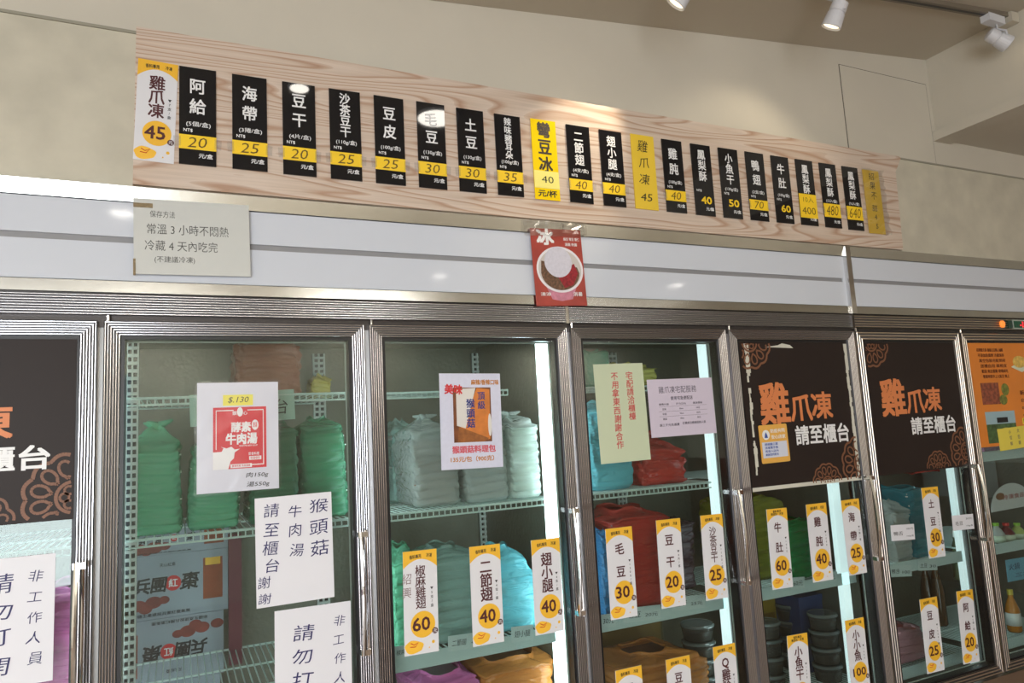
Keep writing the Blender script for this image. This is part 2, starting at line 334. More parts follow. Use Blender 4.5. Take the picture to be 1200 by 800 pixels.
# ================================================================== menu board
BY = -.004
bx0, bx1, bz0, bz1 = .066, 2.992, 2.354, 2.786
mb = MB().slab([(bx0, bz0), (bx1, bz0), (3.006, 2.704), (3.052, 2.772), (3.04, 2.779), (bx0+.004, bz1)], BY, .011)
board = build('menu_board', mb, WOOD); tag(board, 'long pine plywood menu board above the fridges carrying the placards', 'board')
WM[board.name] = Matrix.Identity(4)
def lay(n):  # character centres down a placard, as shares of its height
    return {2: ([.195, .405], .165), 3: ([.145, .295, .450], .150), 4: ([.10, .225, .345, .47], .130), 5: ([.085, .19, .295, .395, .50], .108)}[n]
placards = [
 ('阿給', '(5個/盒)', '20', 'y', '元/盒', [(210.1, 78), (253.1, 83.7), (253.2, 196.5), (209.6, 191.5)]),
 ('海帶', '(3捲/盒)', '25', 'y', '元/盒', [(271.7, 87.2), (312, 93), (313.5, 202), (272.4, 197.6)]),
 ('豆干', '(4片/盒)', '20', 'y', '元/盒', [(330.5, 96), (368.7, 101.4), (370.6, 208), (331.8, 204)]),
 ('沙茶豆干', '(110g/盒)', '25', 'y', '元/盒', [(385.2, 104), (421.3, 109.2), (424.2, 212.9), (387.3, 209.4)]),
 ('豆皮', '(100g/盒)', '25', 'y', '元/盒', [(437.4, 111.7), (471.8, 117.1), (475.6, 218.2), (440.5, 214.6)]),
 ('毛豆', '(130g/盒)', '30', 'y', '元/盒', [(487.3, 119), (519.8, 124), (524, 223), (491, 219.4)]),
 ('土豆', '(130g/盒)', '30', 'y', '元/盒', [(534, 126.7), (565.5, 131.1), (569.9, 227.3), (538.6, 224)]),
 ('辣味豬耳朵', '(100g/盒)', '35', 'y', '元/盒', [(578.5, 133.6), (608.3, 137.6), (613.7, 231.5), (583.5, 228.2)]),
 ('二節翅', '(4支/盒)', '40', 'y', '元/盒', [(662.6, 146.1), (689.3, 149.7), (695.2, 239.8), (668, 236.5)]),
 ('翅小腿', '(4支/盒)', '40', 'y', '元/盒', [(701.2, 152.2), (727.5, 155.5), (733.1, 243.6), (707.5, 240.6)]),
 ('雞肫', '(100g/盒)', '40', 'y', '元/盒', [(774.3, 163), (797.6, 166.3), (804.5, 250.5), (781.2, 248.2)]),
 ('鳳梨酥', '', '40', 'p', '元/個', [(808.1, 168.4), (831, 171.6), (837.9, 254), (815.4, 251.9)]),
 ('小魚干', '(130g/盒)', '50', 'p', '元/盒', [(840.5, 173), (862.8, 176.3), (870.1, 257.3), (847.8, 255)]),
 ('鴨翅', '(2支/盒)', '70', 'y', '元/盒', [(872, 177.6), (893.3, 180.9), (900.8, 260), (879.5, 257.9)]),
 ('牛肚', '(100g/盒)', '60', 'p', '元/盒', [(902, 182.1), (922.5, 185.3), (930.2, 262.7), (910.2, 260.8)]),
 ('鳳梨酥', '', '400', 't', '元/盒', [(930.6, 186.5), (950.9, 189.4), (958.4, 265.4), (939, 263.3)]),
 ('鳳梨酥', '(12入/盒)', '480', 'b', '元/盒', [(958.6, 190.9), (978, 193.4), (985.9, 268.1), (967.3, 266.2)]),
 ('鳳梨酥', '(16入/盒)', '640', 'b', '元/盒', [(985.3, 194.9), (1003.9, 197.2), (1012, 271), (994.3, 269)]),
]
GB = 'black price placards on the menu board'
def tape(W, H, z, parent, n=2, m=None):
    """crinkled clear tape tabs at the two sides of a label"""
    mb = MB()
    for s in (-1, 1):
        x = s*W/2
        pts = [(x-s*.004, z-.014), (x+s*.012, z-.016), (x+s*.014, z+.012), (x-s*.004, z+.014)]
        if s < 0: pts = pts[::-1]
        mb.add([(a, -.0012-.0018*(i % 2), b) for i, (a, b) in enumerate(pts)], [(0, 1, 2, 3)])
    part('tape', mb, film('clear_tape_tab', (235, 235, 235), .88, .08, .6, 200, (245, 245, 245)), parent)
EN = {'阿給': 'fried tofu pockets', '海帶': 'kelp', '豆干': 'dried tofu', '沙茶豆干': 'satay dried tofu', '豆皮': 'tofu skin', '毛豆': 'edamame beans', '土豆': 'peanuts', '辣味豬耳朵': 'spicy pork ear', '二節翅': 'two-joint wings', '翅小腿': 'small drumsticks', '雞肫': 'chicken gizzard', '小魚干': 'small dried fish', '鴨翅': 'duck wings', '牛肚': 'beef tripe'}
EN2 = {'p': 'pineapple cake without yellow label', 't': 'pineapple cake with tall two-line yellow label', '480': 'pineapple cake with scribbled yellow label, second from the shiny one', '640': 'pineapple cake beside the shiny wrapped placard'}
for t_, sub, pr, kind, unit, quad in placards:
    o, W, H = sheet('price_placard', quad, BY-.0004, 'x', 'sign', BLACKCARD, GB, th=.004)
    o['label'] = 'black placard for %s, reading %s %s' % (EN.get(t_) or EN2.get(kind) or EN2[pr], t_, pr)
    V = lambda v: H/2-v*H
    mb = MB(); cs, em = lay(len(t_))
    for c, v in zip(t_, cs): text(mb, c, 0, V(v), em*H, bold=.022, w=min(glyphw(c, .022)*em*H, W*.42) if False else glyphw(c, .022)*em*H*.92)
    part('title_lettering', mb, WHITEINK, o)
    mb = MB()
    if sub: text(mb, sub, .02*W, V(.585), .055*H, bold=.01, w=W*.66)
    if kind != 't': text(mb, 'NT$', -.26*W, V(.655), .045*H, bold=.02)
    text(mb, unit, .22*W, V(.905), .052*H, bold=.02, w=.38*W)
    part('small_lettering', mb, WHITEINK, o)
    if kind == 'p':
        mb = MB(); text(mb, pr, .08*W, V(.785), .10*H, fit=True, bold=.03, w=.52*W); part('printed_price', mb, YELLOW, o)
    else:
        a, b = {'y': (.70, .845), 't': (.525, .89), 'b': (.63, .84)}[kind]
        l = part('price_label', MB().box(-W/2-.0005, W/2+.0005, -.0008, 0, V(b), V(a)), YELLOW, o)
        mb = MB()
        if kind == 't':
            text(mb, '10入', .02*W, V(.61), .09*H, y=-.0012, bold=-.008, fit=True, w=.6*W); text(mb, pr, 0, V(.78), .11*H, y=-.0012, fit=True, w=.78*W, bold=-.004)
        else:
            text(mb, pr, 0, V((a+b)/2), (b-a)*.72*H, y=-.0012, fit=True, w=(.5 if len(pr) == 2 else .72)*W, bold=-.004, shear=.22, rot=.03)
        part('handwritten_price', mb, mat('brown_marker', (96, 70, 20), .5), l)
        if kind != 't': tape(W, H, V((a+b)/2), o)
# yellow placards
o, W, H = sheet('price_placard', [(620.9, 139.2), (650, 143), (655.9, 236), (627.1, 233)], BY-.0004, 'bright yellow placard reading 彎豆冰 with pale 40 label, middle of the board', 'sign', mat('bright_yellow_card', (250, 214, 20), .15), 'yellow price placards on the menu board', th=.004)
mb = MB()
for c, v in zip('彎豆冰', (.13, .345, .565)): text(mb, c, 0, H/2-v*H, .205*H, bold=.035, w=glyphw(c, .035)*.19*H)
text(mb, '元/杯', 0, H/2-.925*H, .09*H, bold=.03, w=.75*W)
part('lettering', mb, mat('dark_brown_print', (48, 34, 20), .5), o)
l = part('price_label', MB().box(-W/2, W/2, -.0008, 0, H/2-.86*H, H/2-.645*H), mat('pale_yellow_label', (246, 234, 130), .4), o)
mb = MB(); text(mb, '40', .03*W, H/2-.75*H, .085*H, y=-.0012, fit=True, bold=-.004, w=.48*W); part('handwritten_price', mb, INK, l)
o, W, H = sheet('price_placard', [(738.6, 157.4), (765.3, 160.5), (770.7, 247.1), (744, 244.2)], BY-.0004, 'mustard yellow placard with handwritten 雞爪凍 45 in black', 'sign', mat('mustard_card', (236, 200, 60), .35), 'yellow price placards on the menu board', th=.004)
mb = MB(); column(mb, '雞爪凍', 0, H/2-.15*H, .225*H, .17*H, bold=.004, hand=1.)
text(mb, '45', 0, H/2-.84*H, .10*H, fit=True, bold=0, w=.5*W, shear=.15); part('handwriting', mb, INK, o)
o, W, H = sheet('price_placard', [(1011.4, 199.7), (1028.7, 200.7), (1036.6, 274.6), (1017.2, 273.1)], BY-.0004, 'yellow handwritten placard wrapped in shiny clear plastic at the right end', 'sign', mat('gold_card', (232, 192, 44), .35), 'yellow price placards on the menu board', th=.004)
mb = MB(); column(mb, '招果不', 0, H/2-.10*H, .15*H, .13*H, bold=.004, hand=.8); column(mb, '甜45', 0, H/2-.60*H, .14*H, .12*H, bold=.004, hand=.8); part('handwriting', mb, INK, o)
def crinkle(W, H, nx, nz, amp, y, seed, grow=1.12):
    r = random.Random(seed); mb = MB(); vs = []
    for j in range(nz+1):
        for i in range(nx+1):
            e = 1 if 0 < i < nx and 0 < j < nz else .3
            vs.append((W*grow*(i/nx-.5)+r.uniform(-.3, .3)*W/nx*e, y-r.random()*amp, H*1.03*(j/nz-.5)+r.uniform(-.3, .3)*H/nz*e))
    fs = []
    for j in range(nz):
        for i in range(nx):
            k = j*(nx+1)+i
            fs += [(k, k+1, k+nx+2), (k, k+nx+2, k+nx+1)]
    return mb.add(vs, fs)
def wrap_mat(nm='shiny_clear_wrap', fac=.24, ro=.2):
    m = bpy.data.materials.new(nm); m.use_nodes = True; nt = m.node_tree; nt.nodes.remove(nt.nodes['Principled BSDF']); out = nt.nodes['Material Output']
    tr = nt.nodes.new('ShaderNodeBsdfTransparent'); tr.inputs[0].default_value = (.95, .95, .95, 1)
    gl = nt.nodes.new('ShaderNodeBsdfGlossy'); gl.inputs['Roughness'].default_value = ro
    mx = nt.nodes.new('ShaderNodeMixShader'); mx.inputs[0].default_value = fac
    nt.links.new(tr.outputs[0], mx.inputs[1]); nt.links.new(gl.outputs[0], mx.inputs[2]); nt.links.new(mx.outputs[0], out.inputs[0]); return m
WRAP = wrap_mat(); SLEEVE = wrap_mat('clear_sleeve', .05, .25)
part('plastic_wrap', crinkle(W*1.15, H, 6, 22, .012, -.001, 5, 1.25), WRAP, o, smooth=True)

# white and yellow price tags (on the board and on the door glass) ----------
def disc_blob(mb, x, z, r, y, seed):
    rr = random.Random(seed)
    mb.poly([(x+r*(1+.08*math.sin(3*a+seed))*math.cos(a), z+r*(.9+.08*math.cos(2*a+seed))*math.sin(a)) for a in [2*math.pi*i/24 for i in range(24)]], y)
def price_tag(t_, side, price, quad, Y, label, hand=None, hdr2=False):
    o, W, H = sheet('price_tag', quad, Y, label, 'price tag', PAPERLAM, 'white and yellow price tags')
    V = lambda v: H/2-v*H
    # amber head with an arched lower edge
    n = 14; arch = [(-W/2+W*i/n, V(.085+.085*(2*i/n-1)**2+.0)) for i in range(n+1)]
    mb = MB()
    for i in range(n): mb.add([(arch[i][0], -.0003, arch[i][1]), (arch[i+1][0], -.0003, arch[i+1][1]), (arch[i+1][0], -.0003, H/2), (arch[i][0], -.0003, H/2)], [(0, 1, 2, 3)])
    part('amber_head', mb, TAGYEL, o)
    mb = MB()
    if hdr2: text(mb, '香料專用', 0, V(.035), .05*W*2, bold=.02, w=.4*W); text(mb, '無添加・冷凍', 0, V(.068), .05*W*2, bold=.02, w=.6*W)
    else: text(mb, '香料專用', -.14*W, V(.058), .12*W, bold=.02, w=.34*W, rot=.06); text(mb, '冷凍', .27*W, V(.055), .12*W, bold=.02, w=.17*W, rot=-.08)
    part('head_lettering', mb, INK, o)
    mb = MB(); n = len(t_)
    cs = {2: [.24, .49], 3: [.22, .36, .50], 4: [.20, .305, .41, .515], 5: [.17, .26, .35, .44, .53]}[n]
    em = {2: .135, 3: .15, 4: .118, 5: .10}[n]*H
    bo = .024 if n < 4 else .013
    for c, v in zip(t_, cs): text(mb, c, (-.02 if n == 2 else 0)*W, V(v), em, bold=bo, w=glyphw(c, bo)*em*.95)
    part('lettering', mb, BROWNINK, o)
    if side:
        mb = MB(); column(mb, side, .33*W, V(.38), .042*H, .034*H, bold=.01); part('side_lettering', mb, INK, o)
    mb = MB(); mb.disc(.05*W, V(.72), .36*W, -.0004); part('price_disc', mb, TAGYEL, o)
    mb = MB(); mb.disc(.40*W, V(.795), .085*W, -.0008); text(mb, price, .0*W, V(.715), .125*H if len(price) < 3 else .105*H, y=-.0009, fit=True, bold=.02, w=(.5 if len(price) < 3 else .66)*W)
    part('price_numerals', mb, BROWNINK, o)
    mb = MB(); text(mb, '元', .40*W, V(.795), .12*W, y=-.0012, bold=.01); part('unit_lettering', mb, WHITEINK, o)
    mb = MB(); x = -.22*W; zz = V(.925)
    pts = []
    for i in range(26):
        a = 2*math.pi*i/26; pts.append((max(-W/2, x+.27*W*math.cos(a)*(1+.06*math.sin(5*a))), max(-H/2, zz+.062*H*math.sin(a)*(1+.10*math.cos(3*a)))))
    mb.poly(pts, -.0006); part('yellow_drawing', mb, mat('drawing_yellow', (244, 190, 62), .35), o)
    mb = MB(); mb.tube([(x-.1*W, -.0009, zz+.04*H), (x, -.0009, zz+.02*H), (x+.12*W, -.0009, zz+.042*H), (x+.03*W, -.0009, zz), (x-.12*W, -.0009, zz+.005*H)], .0012, 4); part('red_line_drawing', mb, mat('drawing_red', (206, 70, 40), .4), o)
    mb = MB(); mb.disc(.34*W, V(.90), .045*W, -.0005, n=12).disc(.22*W, V(.95), .02*W, -.0005, n=10); part('confetti_dot', mb, TAGYEL, o)
    if hand:
        mb = MB(); column(mb, hand, -.40*W, V(.27), .13*H, .15*H*.8, bold=-.006, wx=.9, hand=.6); part('handwriting', mb, mat('thin_pencil', (120, 90, 90), .6), o)
    return o
price_tag('雞爪凍', '▼7支/盒', '45', [(160.4, 67.6), (208, 76.8), (204.5, 193), (157.5, 186)], BY-.0004, 'white and yellow price tag 雞爪凍 45 at the left end of the board')
GY = .004
price_tag('椒麻雞翅', '▼5支/盒', '60', [(471.3, 646.8), (511, 642.5), (514.5, 762.5), (474.5, 768.8)], GY, 'price tag 椒麻雞翅 60 with small handwriting on the door glass', hand='紹興')
price_tag('二節翅', '▼4支/盒', '40', [(549, 640.5), (585.5, 637), (590.5, 751), (555, 758)], GY, 'price tag 二節翅 40 on the third door glass from the left')
price_tag('翅小腿', '▼4支/盒', '40', [(621, 632.5), (655.5, 630), (660.5, 738), (628.5, 745)], GY, 'price tag 翅小腿 40 on the glass near the bright light tube')
price_tag('毛豆', '▼130g/盒', '30', [(707.9, 619.9), (739.5, 616.3), (747.5, 721.6), (717, 725.8)], GY, 'price tag 毛豆 30 on the glass in front of the red bag')
price_tag('豆干', '▼4片/盒', '20', [(767.9, 609.7), (796.2, 606.7), (804.1, 708.7), (775.8, 712.8)], GY, 'price tag 豆干 20 between the 毛豆 and 沙茶豆干 tags')
price_tag('沙茶豆干', '▼110g/盒', '25', [(819.3, 604.2), (845.4, 601.5), (853.6, 700.2), (828.4, 702.9)], GY, 'price tag 沙茶豆干 25 at the right edge of the fourth door')
price_tag('豆花', '▼1份/盒', '30', [(719.7, 786.3), (751, 778.6), (759, 879), (729, 886)], GY, 'price tag cut off by the lower frame edge, lowest of the fourth door', )
price_tag('豆皮', '▼100g/盒', '25', [(778.8, 773.3), (806.9, 767), (816, 866), (788, 872)], GY, 'price tag starting 豆 cut off at the bottom, under the 豆干 tag')
price_tag('Q雞胗', '▼100g/盒', '40', [(833.8, 758.2), (859.7, 753.3), (870, 850), (844, 856)], GY, 'price tag starting Q雞 cut off at the bottom, under the 沙茶豆干 tag')
price_tag('牛肚', '▼100g', '60', [(897.2, 597.1), (921.3, 594.3), (929.2, 687.8), (905.9, 690.4)], GY, 'price tag 牛肚 60 below the left dark poster', hdr2=True)
price_tag('雞肫', '▼100g', '40', [(944, 591.2), (967, 588.5), (977, 678.7), (952.8, 682.2)], GY, 'price tag 雞肫 40 in front of the green bag')
price_tag('海帶', '▼3捲/盒', '25', [(985.4, 586.6), (1005.7, 583.5), (1016, 670.6), (994.6, 674.6)], GY, 'price tag 海帶 25 at the right edge of the fifth door')
price_tag('小魚干', '▼130g', '50', [(921, 745.3), (944.9, 740.8), (953, 836), (929.5, 840)], GY, 'price tag 小魚干 cut off at the bottom of the fifth door', hdr2=True)
price_tag('小小魚', '▼100g', '100', [(989, 727.3), (1010.8, 722.8), (1021, 809), (999, 813.5)], GY, 'price tag 小小魚 100 low on the fifth door')
price_tag('土豆', '▼130g/盒', '30', [(1079.2, 571.7), (1098.3, 569.8), (1108, 651.2), (1088.8, 654.5)], GY, 'price tag 土豆 30 in front of the blue bag in the sixth door')
price_tag('豆皮', '▼100g/盒', '25', [(1077.6, 702), (1096.9, 698.9), (1107.2, 783.9), (1086.2, 789.9)], GY, 'price tag 豆皮 25 low on the sixth door by the pink trays')
price_tag('阿給', '▼5個/盒', '20', [(1120, 692.9), (1138.5, 690.1), (1148.5, 774.6), (1129.3, 777.6)], GY, 'price tag 阿給 20 at the right edge of the sixth door')
# ================================================================== the fridges
scene.cycles.transparent_max_bounces = 24
ZT, ZB, FW, GP = 1.999, .566, .0372, .0091
DW = .66
IY = .72                                                     # inner back wall
GASKET_W = .0085
GROOVESHADE = mat('shaded_groove_metal', (136, 133, 134), .45, .8)  # shade between the ribs, put into a darker metal colour
def rib_frame(mb, x0, x1, z0, z1, w, n, h, yb):
    """mitred rectangular frame with n raised ribs; profile swept round the opening"""
    prof = [(0, yb), (0, -.0)]; h *= .9
    p = w/n
    for i in range(n): prof += [(i*p+.27*p, .009), (i*p+.30*p, -h*.6), (i*p+.42*p, -h), (i*p+.66*p, -h*.9), (i*p+.76*p, -h*.5), (i*p+.79*p, .009)]
    prof += [(w, 0), (w, yb)]
    for (u0, y0), (u1, y1) in zip(prof, prof[1:]):
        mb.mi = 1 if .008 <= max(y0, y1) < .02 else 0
        a = [(x0+u0, y0, z0+u0), (x1-u0, y0, z0+u0), (x1-u0, y0, z1-u0), (x0+u0, y0, z1-u0)]
        b = [(x0+u1, y1, z0+u1), (x1-u1, y1, z0+u1), (x1-u1, y1, z1-u1), (x0+u1, y1, z1-u1)]
        mb.add(a+b, [(i, (i+1) % 4, (i+1) % 4+4, i+4) for i in range(4)])
def ring(mb, x0, x1, z0, z1, w, y0, y1):
    mb.box(x0, x0+w, y0, y1, z0, z1).box(x1-w, x1, y0, y1, z0, z1).box(x0+w, x1-w, y0, y1, z1-w, z1).box(x0+w, x1-w, y0, y1, z0, z0+w)
TUBEGLOW = {}
def fridge(X0, X1, seams, M, nr, label, rail_ribs, tubes):
    F = empty('display_fridge', ((X0+X1)/2, .36, 0), label, 'fridge', 'upright glass door fridges')
    mb = MB().box(X0, X1, .72, .80, .1, 2.345).box(X0, X1, .03, .72, 2.02, 2.06).box(X0, X1, .03, .72, .44, .52)
    build('cabinet_body', mb, LINER, F)
    for xs, nm in ((X0, 'side_wall'), (X1-.03, 'side_wall')): build(nm, MB().box(xs, xs+.03, .05, .72, .52, 2.02), LINER, F)
    build('top_cover', MB().box(X0, X1, .03, .80, 2.06, 2.10), STEELB, F)
    build('plinth', MB().box(X0+.001, X1-.001, .02, .72, .0, .44), STEELB, F)
    build('kick_rail', MB().box(X0+.001, X1-.001, 0, .03, .36, .556), M, F)
    e = .0015
    build('top_trim', MB().slab([(0, 0)], 0, 0) if False else MB().add([(X0+e, -.004, 2.307), (X1-e, -.004, 2.307), (X1-e, -.012, 2.345), (X0+e, -.012, 2.345), (X0+e, .03, 2.307), (X1-e, .03, 2.307), (X1-e, .03, 2.345), (X0+e, .03, 2.345)],
          [(0, 1, 2, 3), (4, 7, 6, 5), (0, 4, 5, 1), (3, 2, 6, 7), (0, 3, 7, 4), (1, 5, 6, 2)]), STEEL, F)
    build('fascia_panel', MB().box(X0+.03, X1-.03, 0, .02, 2.215, 2.305), WHITEPANEL, F)
    build('fascia_panel', MB().box(X0+.03, X1-.03, 0, .02, 2.102, 2.199), WHITEPANEL, F)
    build('fascia_groove', MB().box(X0+e, X1-e, .006, .03, 2.199, 2.215), GROOVE, F)
    build('fascia_backing', MB().box(X0+e, X1-e, .02, .03, 2.10, 2.307), WHITEPANEL, F)
    if X0 > 0:
        build('edge_post', MB().box(X0-.016, X0+.004, -.016, .02, 2.069, 2.345).box(X0+.006, X0+.016, -.012, .02, 2.069, 2.345) , CHROME, F) if abs(X0-2.64) < .01 else None
    build('fascia_end', MB().box(X0+e, X0+.03, 0.001, .02, 2.102, 2.305).box(X1-.03, X1-e, .001, .02, 2.102, 2.305), WHITEPANEL, F)
    build('lower_trim', MB().box(X0+e, X1-e, -.006, .02, 2.070, 2.099), STEEL, F)
    mb = MB(); n = rail_ribs; z = 2.0665; p = .0535/n
    prof = [(z, .03)]
    for i in range(n): prof += [(z-i*p-.26*p, .008), (z-i*p-.28*p, -.001), (z-i*p-.42*p, -.003), (z-i*p-.62*p, -.003), (z-i*p-.76*p, -.001), (z-i*p-.78*p, .008)]
    prof += [(z-n*p, 0), (z-n*p, .03)]
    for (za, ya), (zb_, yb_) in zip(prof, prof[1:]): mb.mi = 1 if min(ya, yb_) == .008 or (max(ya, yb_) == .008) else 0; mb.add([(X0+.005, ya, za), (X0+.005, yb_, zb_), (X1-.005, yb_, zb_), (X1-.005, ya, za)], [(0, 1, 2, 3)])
    mb.mi = 0
    mb.add([(X0+.005, .0, 2.013), (X0+.005, .03, 2.013), (X0+.005, .03, 2.0665), (X0+.005, 0, 2.0665)], [(0, 3, 2, 1)]).add([(X1-.005, .0, 2.013), (X1-.005, .03, 2.013), (X1-.005, .03, 2.0665), (X1-.005, 0, 2.0665)], [(0, 1, 2, 3)])
    build('ribbed_rail', mb, [M, GROOVESHADE], F)
    build('rail_gap', MB().box(X0, X1, .016, .03, 1.985, 2.10), mat('dark_gap', (70, 66, 64), .4, .6), F)
    if abs(X0-1.32) < .01: build('rail_joint', MB().box(X0-.006, X0+.005, -.001, .02, 2.012, 2.068), STEELB, F)
    for i, s0 in enumerate(seams):
        xa, xb = s0+GP/2+.0022, s0+DW-GP/2-.0022
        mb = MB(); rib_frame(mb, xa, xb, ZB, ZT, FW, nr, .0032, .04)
        d = build('door', mb, [M, GROOVESHADE], F)
        ia, ib, ja, jb = xa+FW, xb-FW, ZB+FW, ZT-FW
        g = MB(); ring(g, ia, ib, ja, jb, GASKET_W, .0035, .052); build('gasket', g, BLACK, d)
        g = MB(); ring(g, ia+GASKET_W, ib-GASKET_W, ja+GASKET_W, jb-GASKET_W, .0035, .040, .044); build('spacer_line', g, mat('pale_spacer', (176, 182, 176), .4), d)
        build('glass_pane', MB().box(ia-.003, ib+.003, .0042, .0072, ja-.003, jb+.003), GLASS, d)
        hx = xb-.026
        hm = MB().box(hx-.013, hx+.013, -.030, -.003, 1.413, 1.427).box(hx-.013, hx+.013, -.030, -.003, 1.108, 1.122)
        pts = [(hx-.006, -.026-.017*math.sin(math.pi*t/14), 1.427-.319*t/14) for t in range(15)]
        hm.tube(pts, .0058, 8).tube([(hx+.008, -.024, 1.43), (hx+.008, -.026, 1.105)], .003, 6)
        build('handle', hm, CHROME, d)
        build('hinge_pin', MB().tube([(s0+.016, .006, 1.999), (s0+.016, .006, 2.0125)], .0045, 8), CHROME, d)
    for s0 in [X0]+[s for s in seams if s > X0+.1]+[X1]:
        if s0 == X1: a, b = X1-.03, X1-.001
        elif s0 == X0: a, b = X0+.001, X0+.03
        else: a, b = s0-.03, s0+.03
        build('mullion', MB().box(a, b, .053, .085, .52, 2.02).box(max(a, s0-.012), min(b, s0+.012), .02, .053, .50, 2.0), mat('mullion_grey', (150, 150, 148), .35, .5), F)
    for s0, pw, ta, tb in tubes:
        key = 'tube_cover_%s' % pw
        tm = mat(key, (235, 245, 245), .4, emit=(222, 243, 248), estr=pw)
        t = build('light_tube', MB().box(s0-ta, s0-tb, .088, .112, .56, 1.985), tm, F)
        build('tube_holder', MB().box(s0-ta-.003, s0-tb+.003, .085, .115, 1.985, 2.01).box(s0-ta-.003, s0-tb+.003, .085, .115, .53, .56), WHITEPLASTIC, t)
    for s0 in seams:          # unseen tubes added on each mullion's other flank to brighten the goods
        t = build('light_tube', MB().box(s0+.020 if s0 > X0+.1 else s0+.032, s0+.044, .088, .112, .56, 1.985), mat('tube_cover_left', (235, 245, 245), .4, emit=(222, 243, 248), estr=5.5), F)  # added unseen tube and its glowing cover
        build('tube_holder', MB().box(s0+.031, s0+.046, .086, .114, 1.985, 2.01).box(s0+.031, s0+.046, .086, .114, .53, .56), WHITEPLASTIC, t)  # holders of the added unseen tube
    return F
FA = fridge(-1.32, 1.32, [-1.32, -.66, 0, .66], ALU, 6, 'leftmost silver glass door fridge with ribbed aluminium door frames', 8, [(-.66, 3.6, .034, .006), (0, 3.6, .034, .006), (.66, 3.8, .034, .006), (1.32, 8.0, .067, .034)])
FB = fridge(1.32, 2.64, [1.32, 1.98], ALU, 6, 'middle two-door glass fridge holding the left orange-on-brown poster', 8, [(1.98, .95, .050, .012), (2.64, .8, .118, .078)])
FC = fridge(2.64, 3.96, [2.64, 3.30], ALUB, 3, 'right glass door fridge with small red display on its rail', 5, [(3.30, .65, .045, .006), (3.96, 1.0, .07, .03)])
# the joint post beside the fascia of the third fridge
# controls on the rail
a = P(1173, 380); b = P(1180, 381)
cp_ = build('pilot_lamp', MB().lathe([(.017, 0), (.017, .006), (.010, .011)], (a.x, -.003, 2.040), 16, Vector((0, -1, 0))), mat('orange_lamp', (240, 140, 60), .3, emit=(255, 140, 60), estr=.5), FC)
build('rocker_switch', MB().box(b.x-.002, b.x+.03, -.008, 0, 2.022, 2.058), mat('green_black_switch', (20, 60, 50), .3), FC)
c = P(1190, 381)
dsp = build('thermostat', MB().box(c.x-.03, c.x+.10, -.007, 0, 2.018, 2.062), mat('pale_bezel', (170, 180, 168), .35), FC)
build('display_window', MB().box(c.x-.024, c.x+.094, -.0085, -.007, 2.024, 2.056), mat('dark_green_window', (30, 84, 62), .2), dsp)
mb = MB(); text(mb, '-18', c.x+.045, 2.040, .026, y=-.0088, fit=True, bold=.04); build('red_digits', mb, mat('red_led', (230, 30, 50), .4, emit=(255, 20, 50), estr=1.0), dsp)

# perforated shelf standards -------------------------------------------------
def standard(F, x, y, z0, z1, w=.036, depth=.012, pitch=.02, m=None):
    mb = MB(); t = w*.14; h = (w-3*t)/2
    for i in range(3): mb.box(x-w/2+i*(t+h), x-w/2+i*(t+h)+t, y, y+depth, z0, z1)
    z = z0
    while z < z1:
        for i in range(2): mb.box(x-w/2+t+i*(t+h), x-w/2+t+i*(t+h)+h, y, y+depth, z, z+pitch*.42)
        z += pitch
    o = build('shelf_standard', mb, m or mat('standard_enamel', (200, 206, 202), .4), F); o['kind'] = 'stuff'
    bk = build('standard_channel', MB().box(x-w/2, x+w/2, y+depth, y+depth+.003, z0, z1), BLACK, F)
for F, xs in ((FA, (.065, )), ): 
    for x in xs: standard(F, x, .098, .56, 2.0, .030)
for F, xs in ((FA, (.0, .648, 1.285)), (FB, (1.40, 1.94, 2.58)), (FC, (2.72, 3.30))):
    for x in xs: standard(F, x, .70, .56, 2.0, .045)

# shelves --------------------------------------------------------------------
def shelf(F, xa, xb, z, y0, y1, wires=True, rail=False, pitch=.018, solid=False, m=WIRE):
    o = MB()
    o.tube([(xa, y0, z-.004), (xb, y0, z-.004)], .004, 6).tube([(xa, y0, z-.022), (xb, y0, z-.022)], .003, 6).tube([(xa, y1, z-.004), (xb, y1, z-.004)], .0035, 6)
    o.tube([(xa, (y0+y1)/2, z-.006), (xb, (y0+y1)/2, z-.006)], .003, 6)
    s = build('shelf', o, m, F)
    n = int((xb-xa)/pitch); mb = MB()
    for i in range(n+1):
        x = xa+(xb-xa)*i/n
        r = .0016
        mb.box(x-r, x+r, y0, y1, z-r*2, z); mb.box(x-r, x+r, y0-r, y0+r, z-.022, z)
    g = build('shelf_wires', mb, m, s); g['kind'] = 'stuff'
    if rail:
        build('price_rail', MB().slab([(xa-.004, z-.034), (xb+.004, z-.034), (xb+.004, z+.010), (xa-.004, z+.010)], y0-.012, y0-.008), mat('rail_white', (196, 216, 216), .3), s)
    return s
k = [(-1.32, FA), (-.66, FA), (0, FA), (.66, FA), (1.32, FB), (1.98, FB), (2.64, FC), (3.30, FC)]
SH = {}
for s0, F in k:
    a, b = s0+.045, s0+.66-.045
    i = round(s0/.66)
    y0 = .10
    if i in (0,): SH[i, 3] = shelf(F, a, b, 1.815, y0, .60)
    if i in (1, 2): shelf(F, a+.0, b, 1.83, .40, .66)
    SH[i, 2] = shelf(F, a, b, 1.455 if i != 6 else 1.36, y0, .60, rail=(i == 5))
    SH[i, 1] = shelf(F, a, b, 1.045 if i < 6 else 1.03, y0 if i != 0 else .11, .60 if i != 0 else .53, rail=i >= 1, pitch=.018)
    SH[i, 0] = shelf(F, a, b, .64, y0, .60, rail=i >= 4)
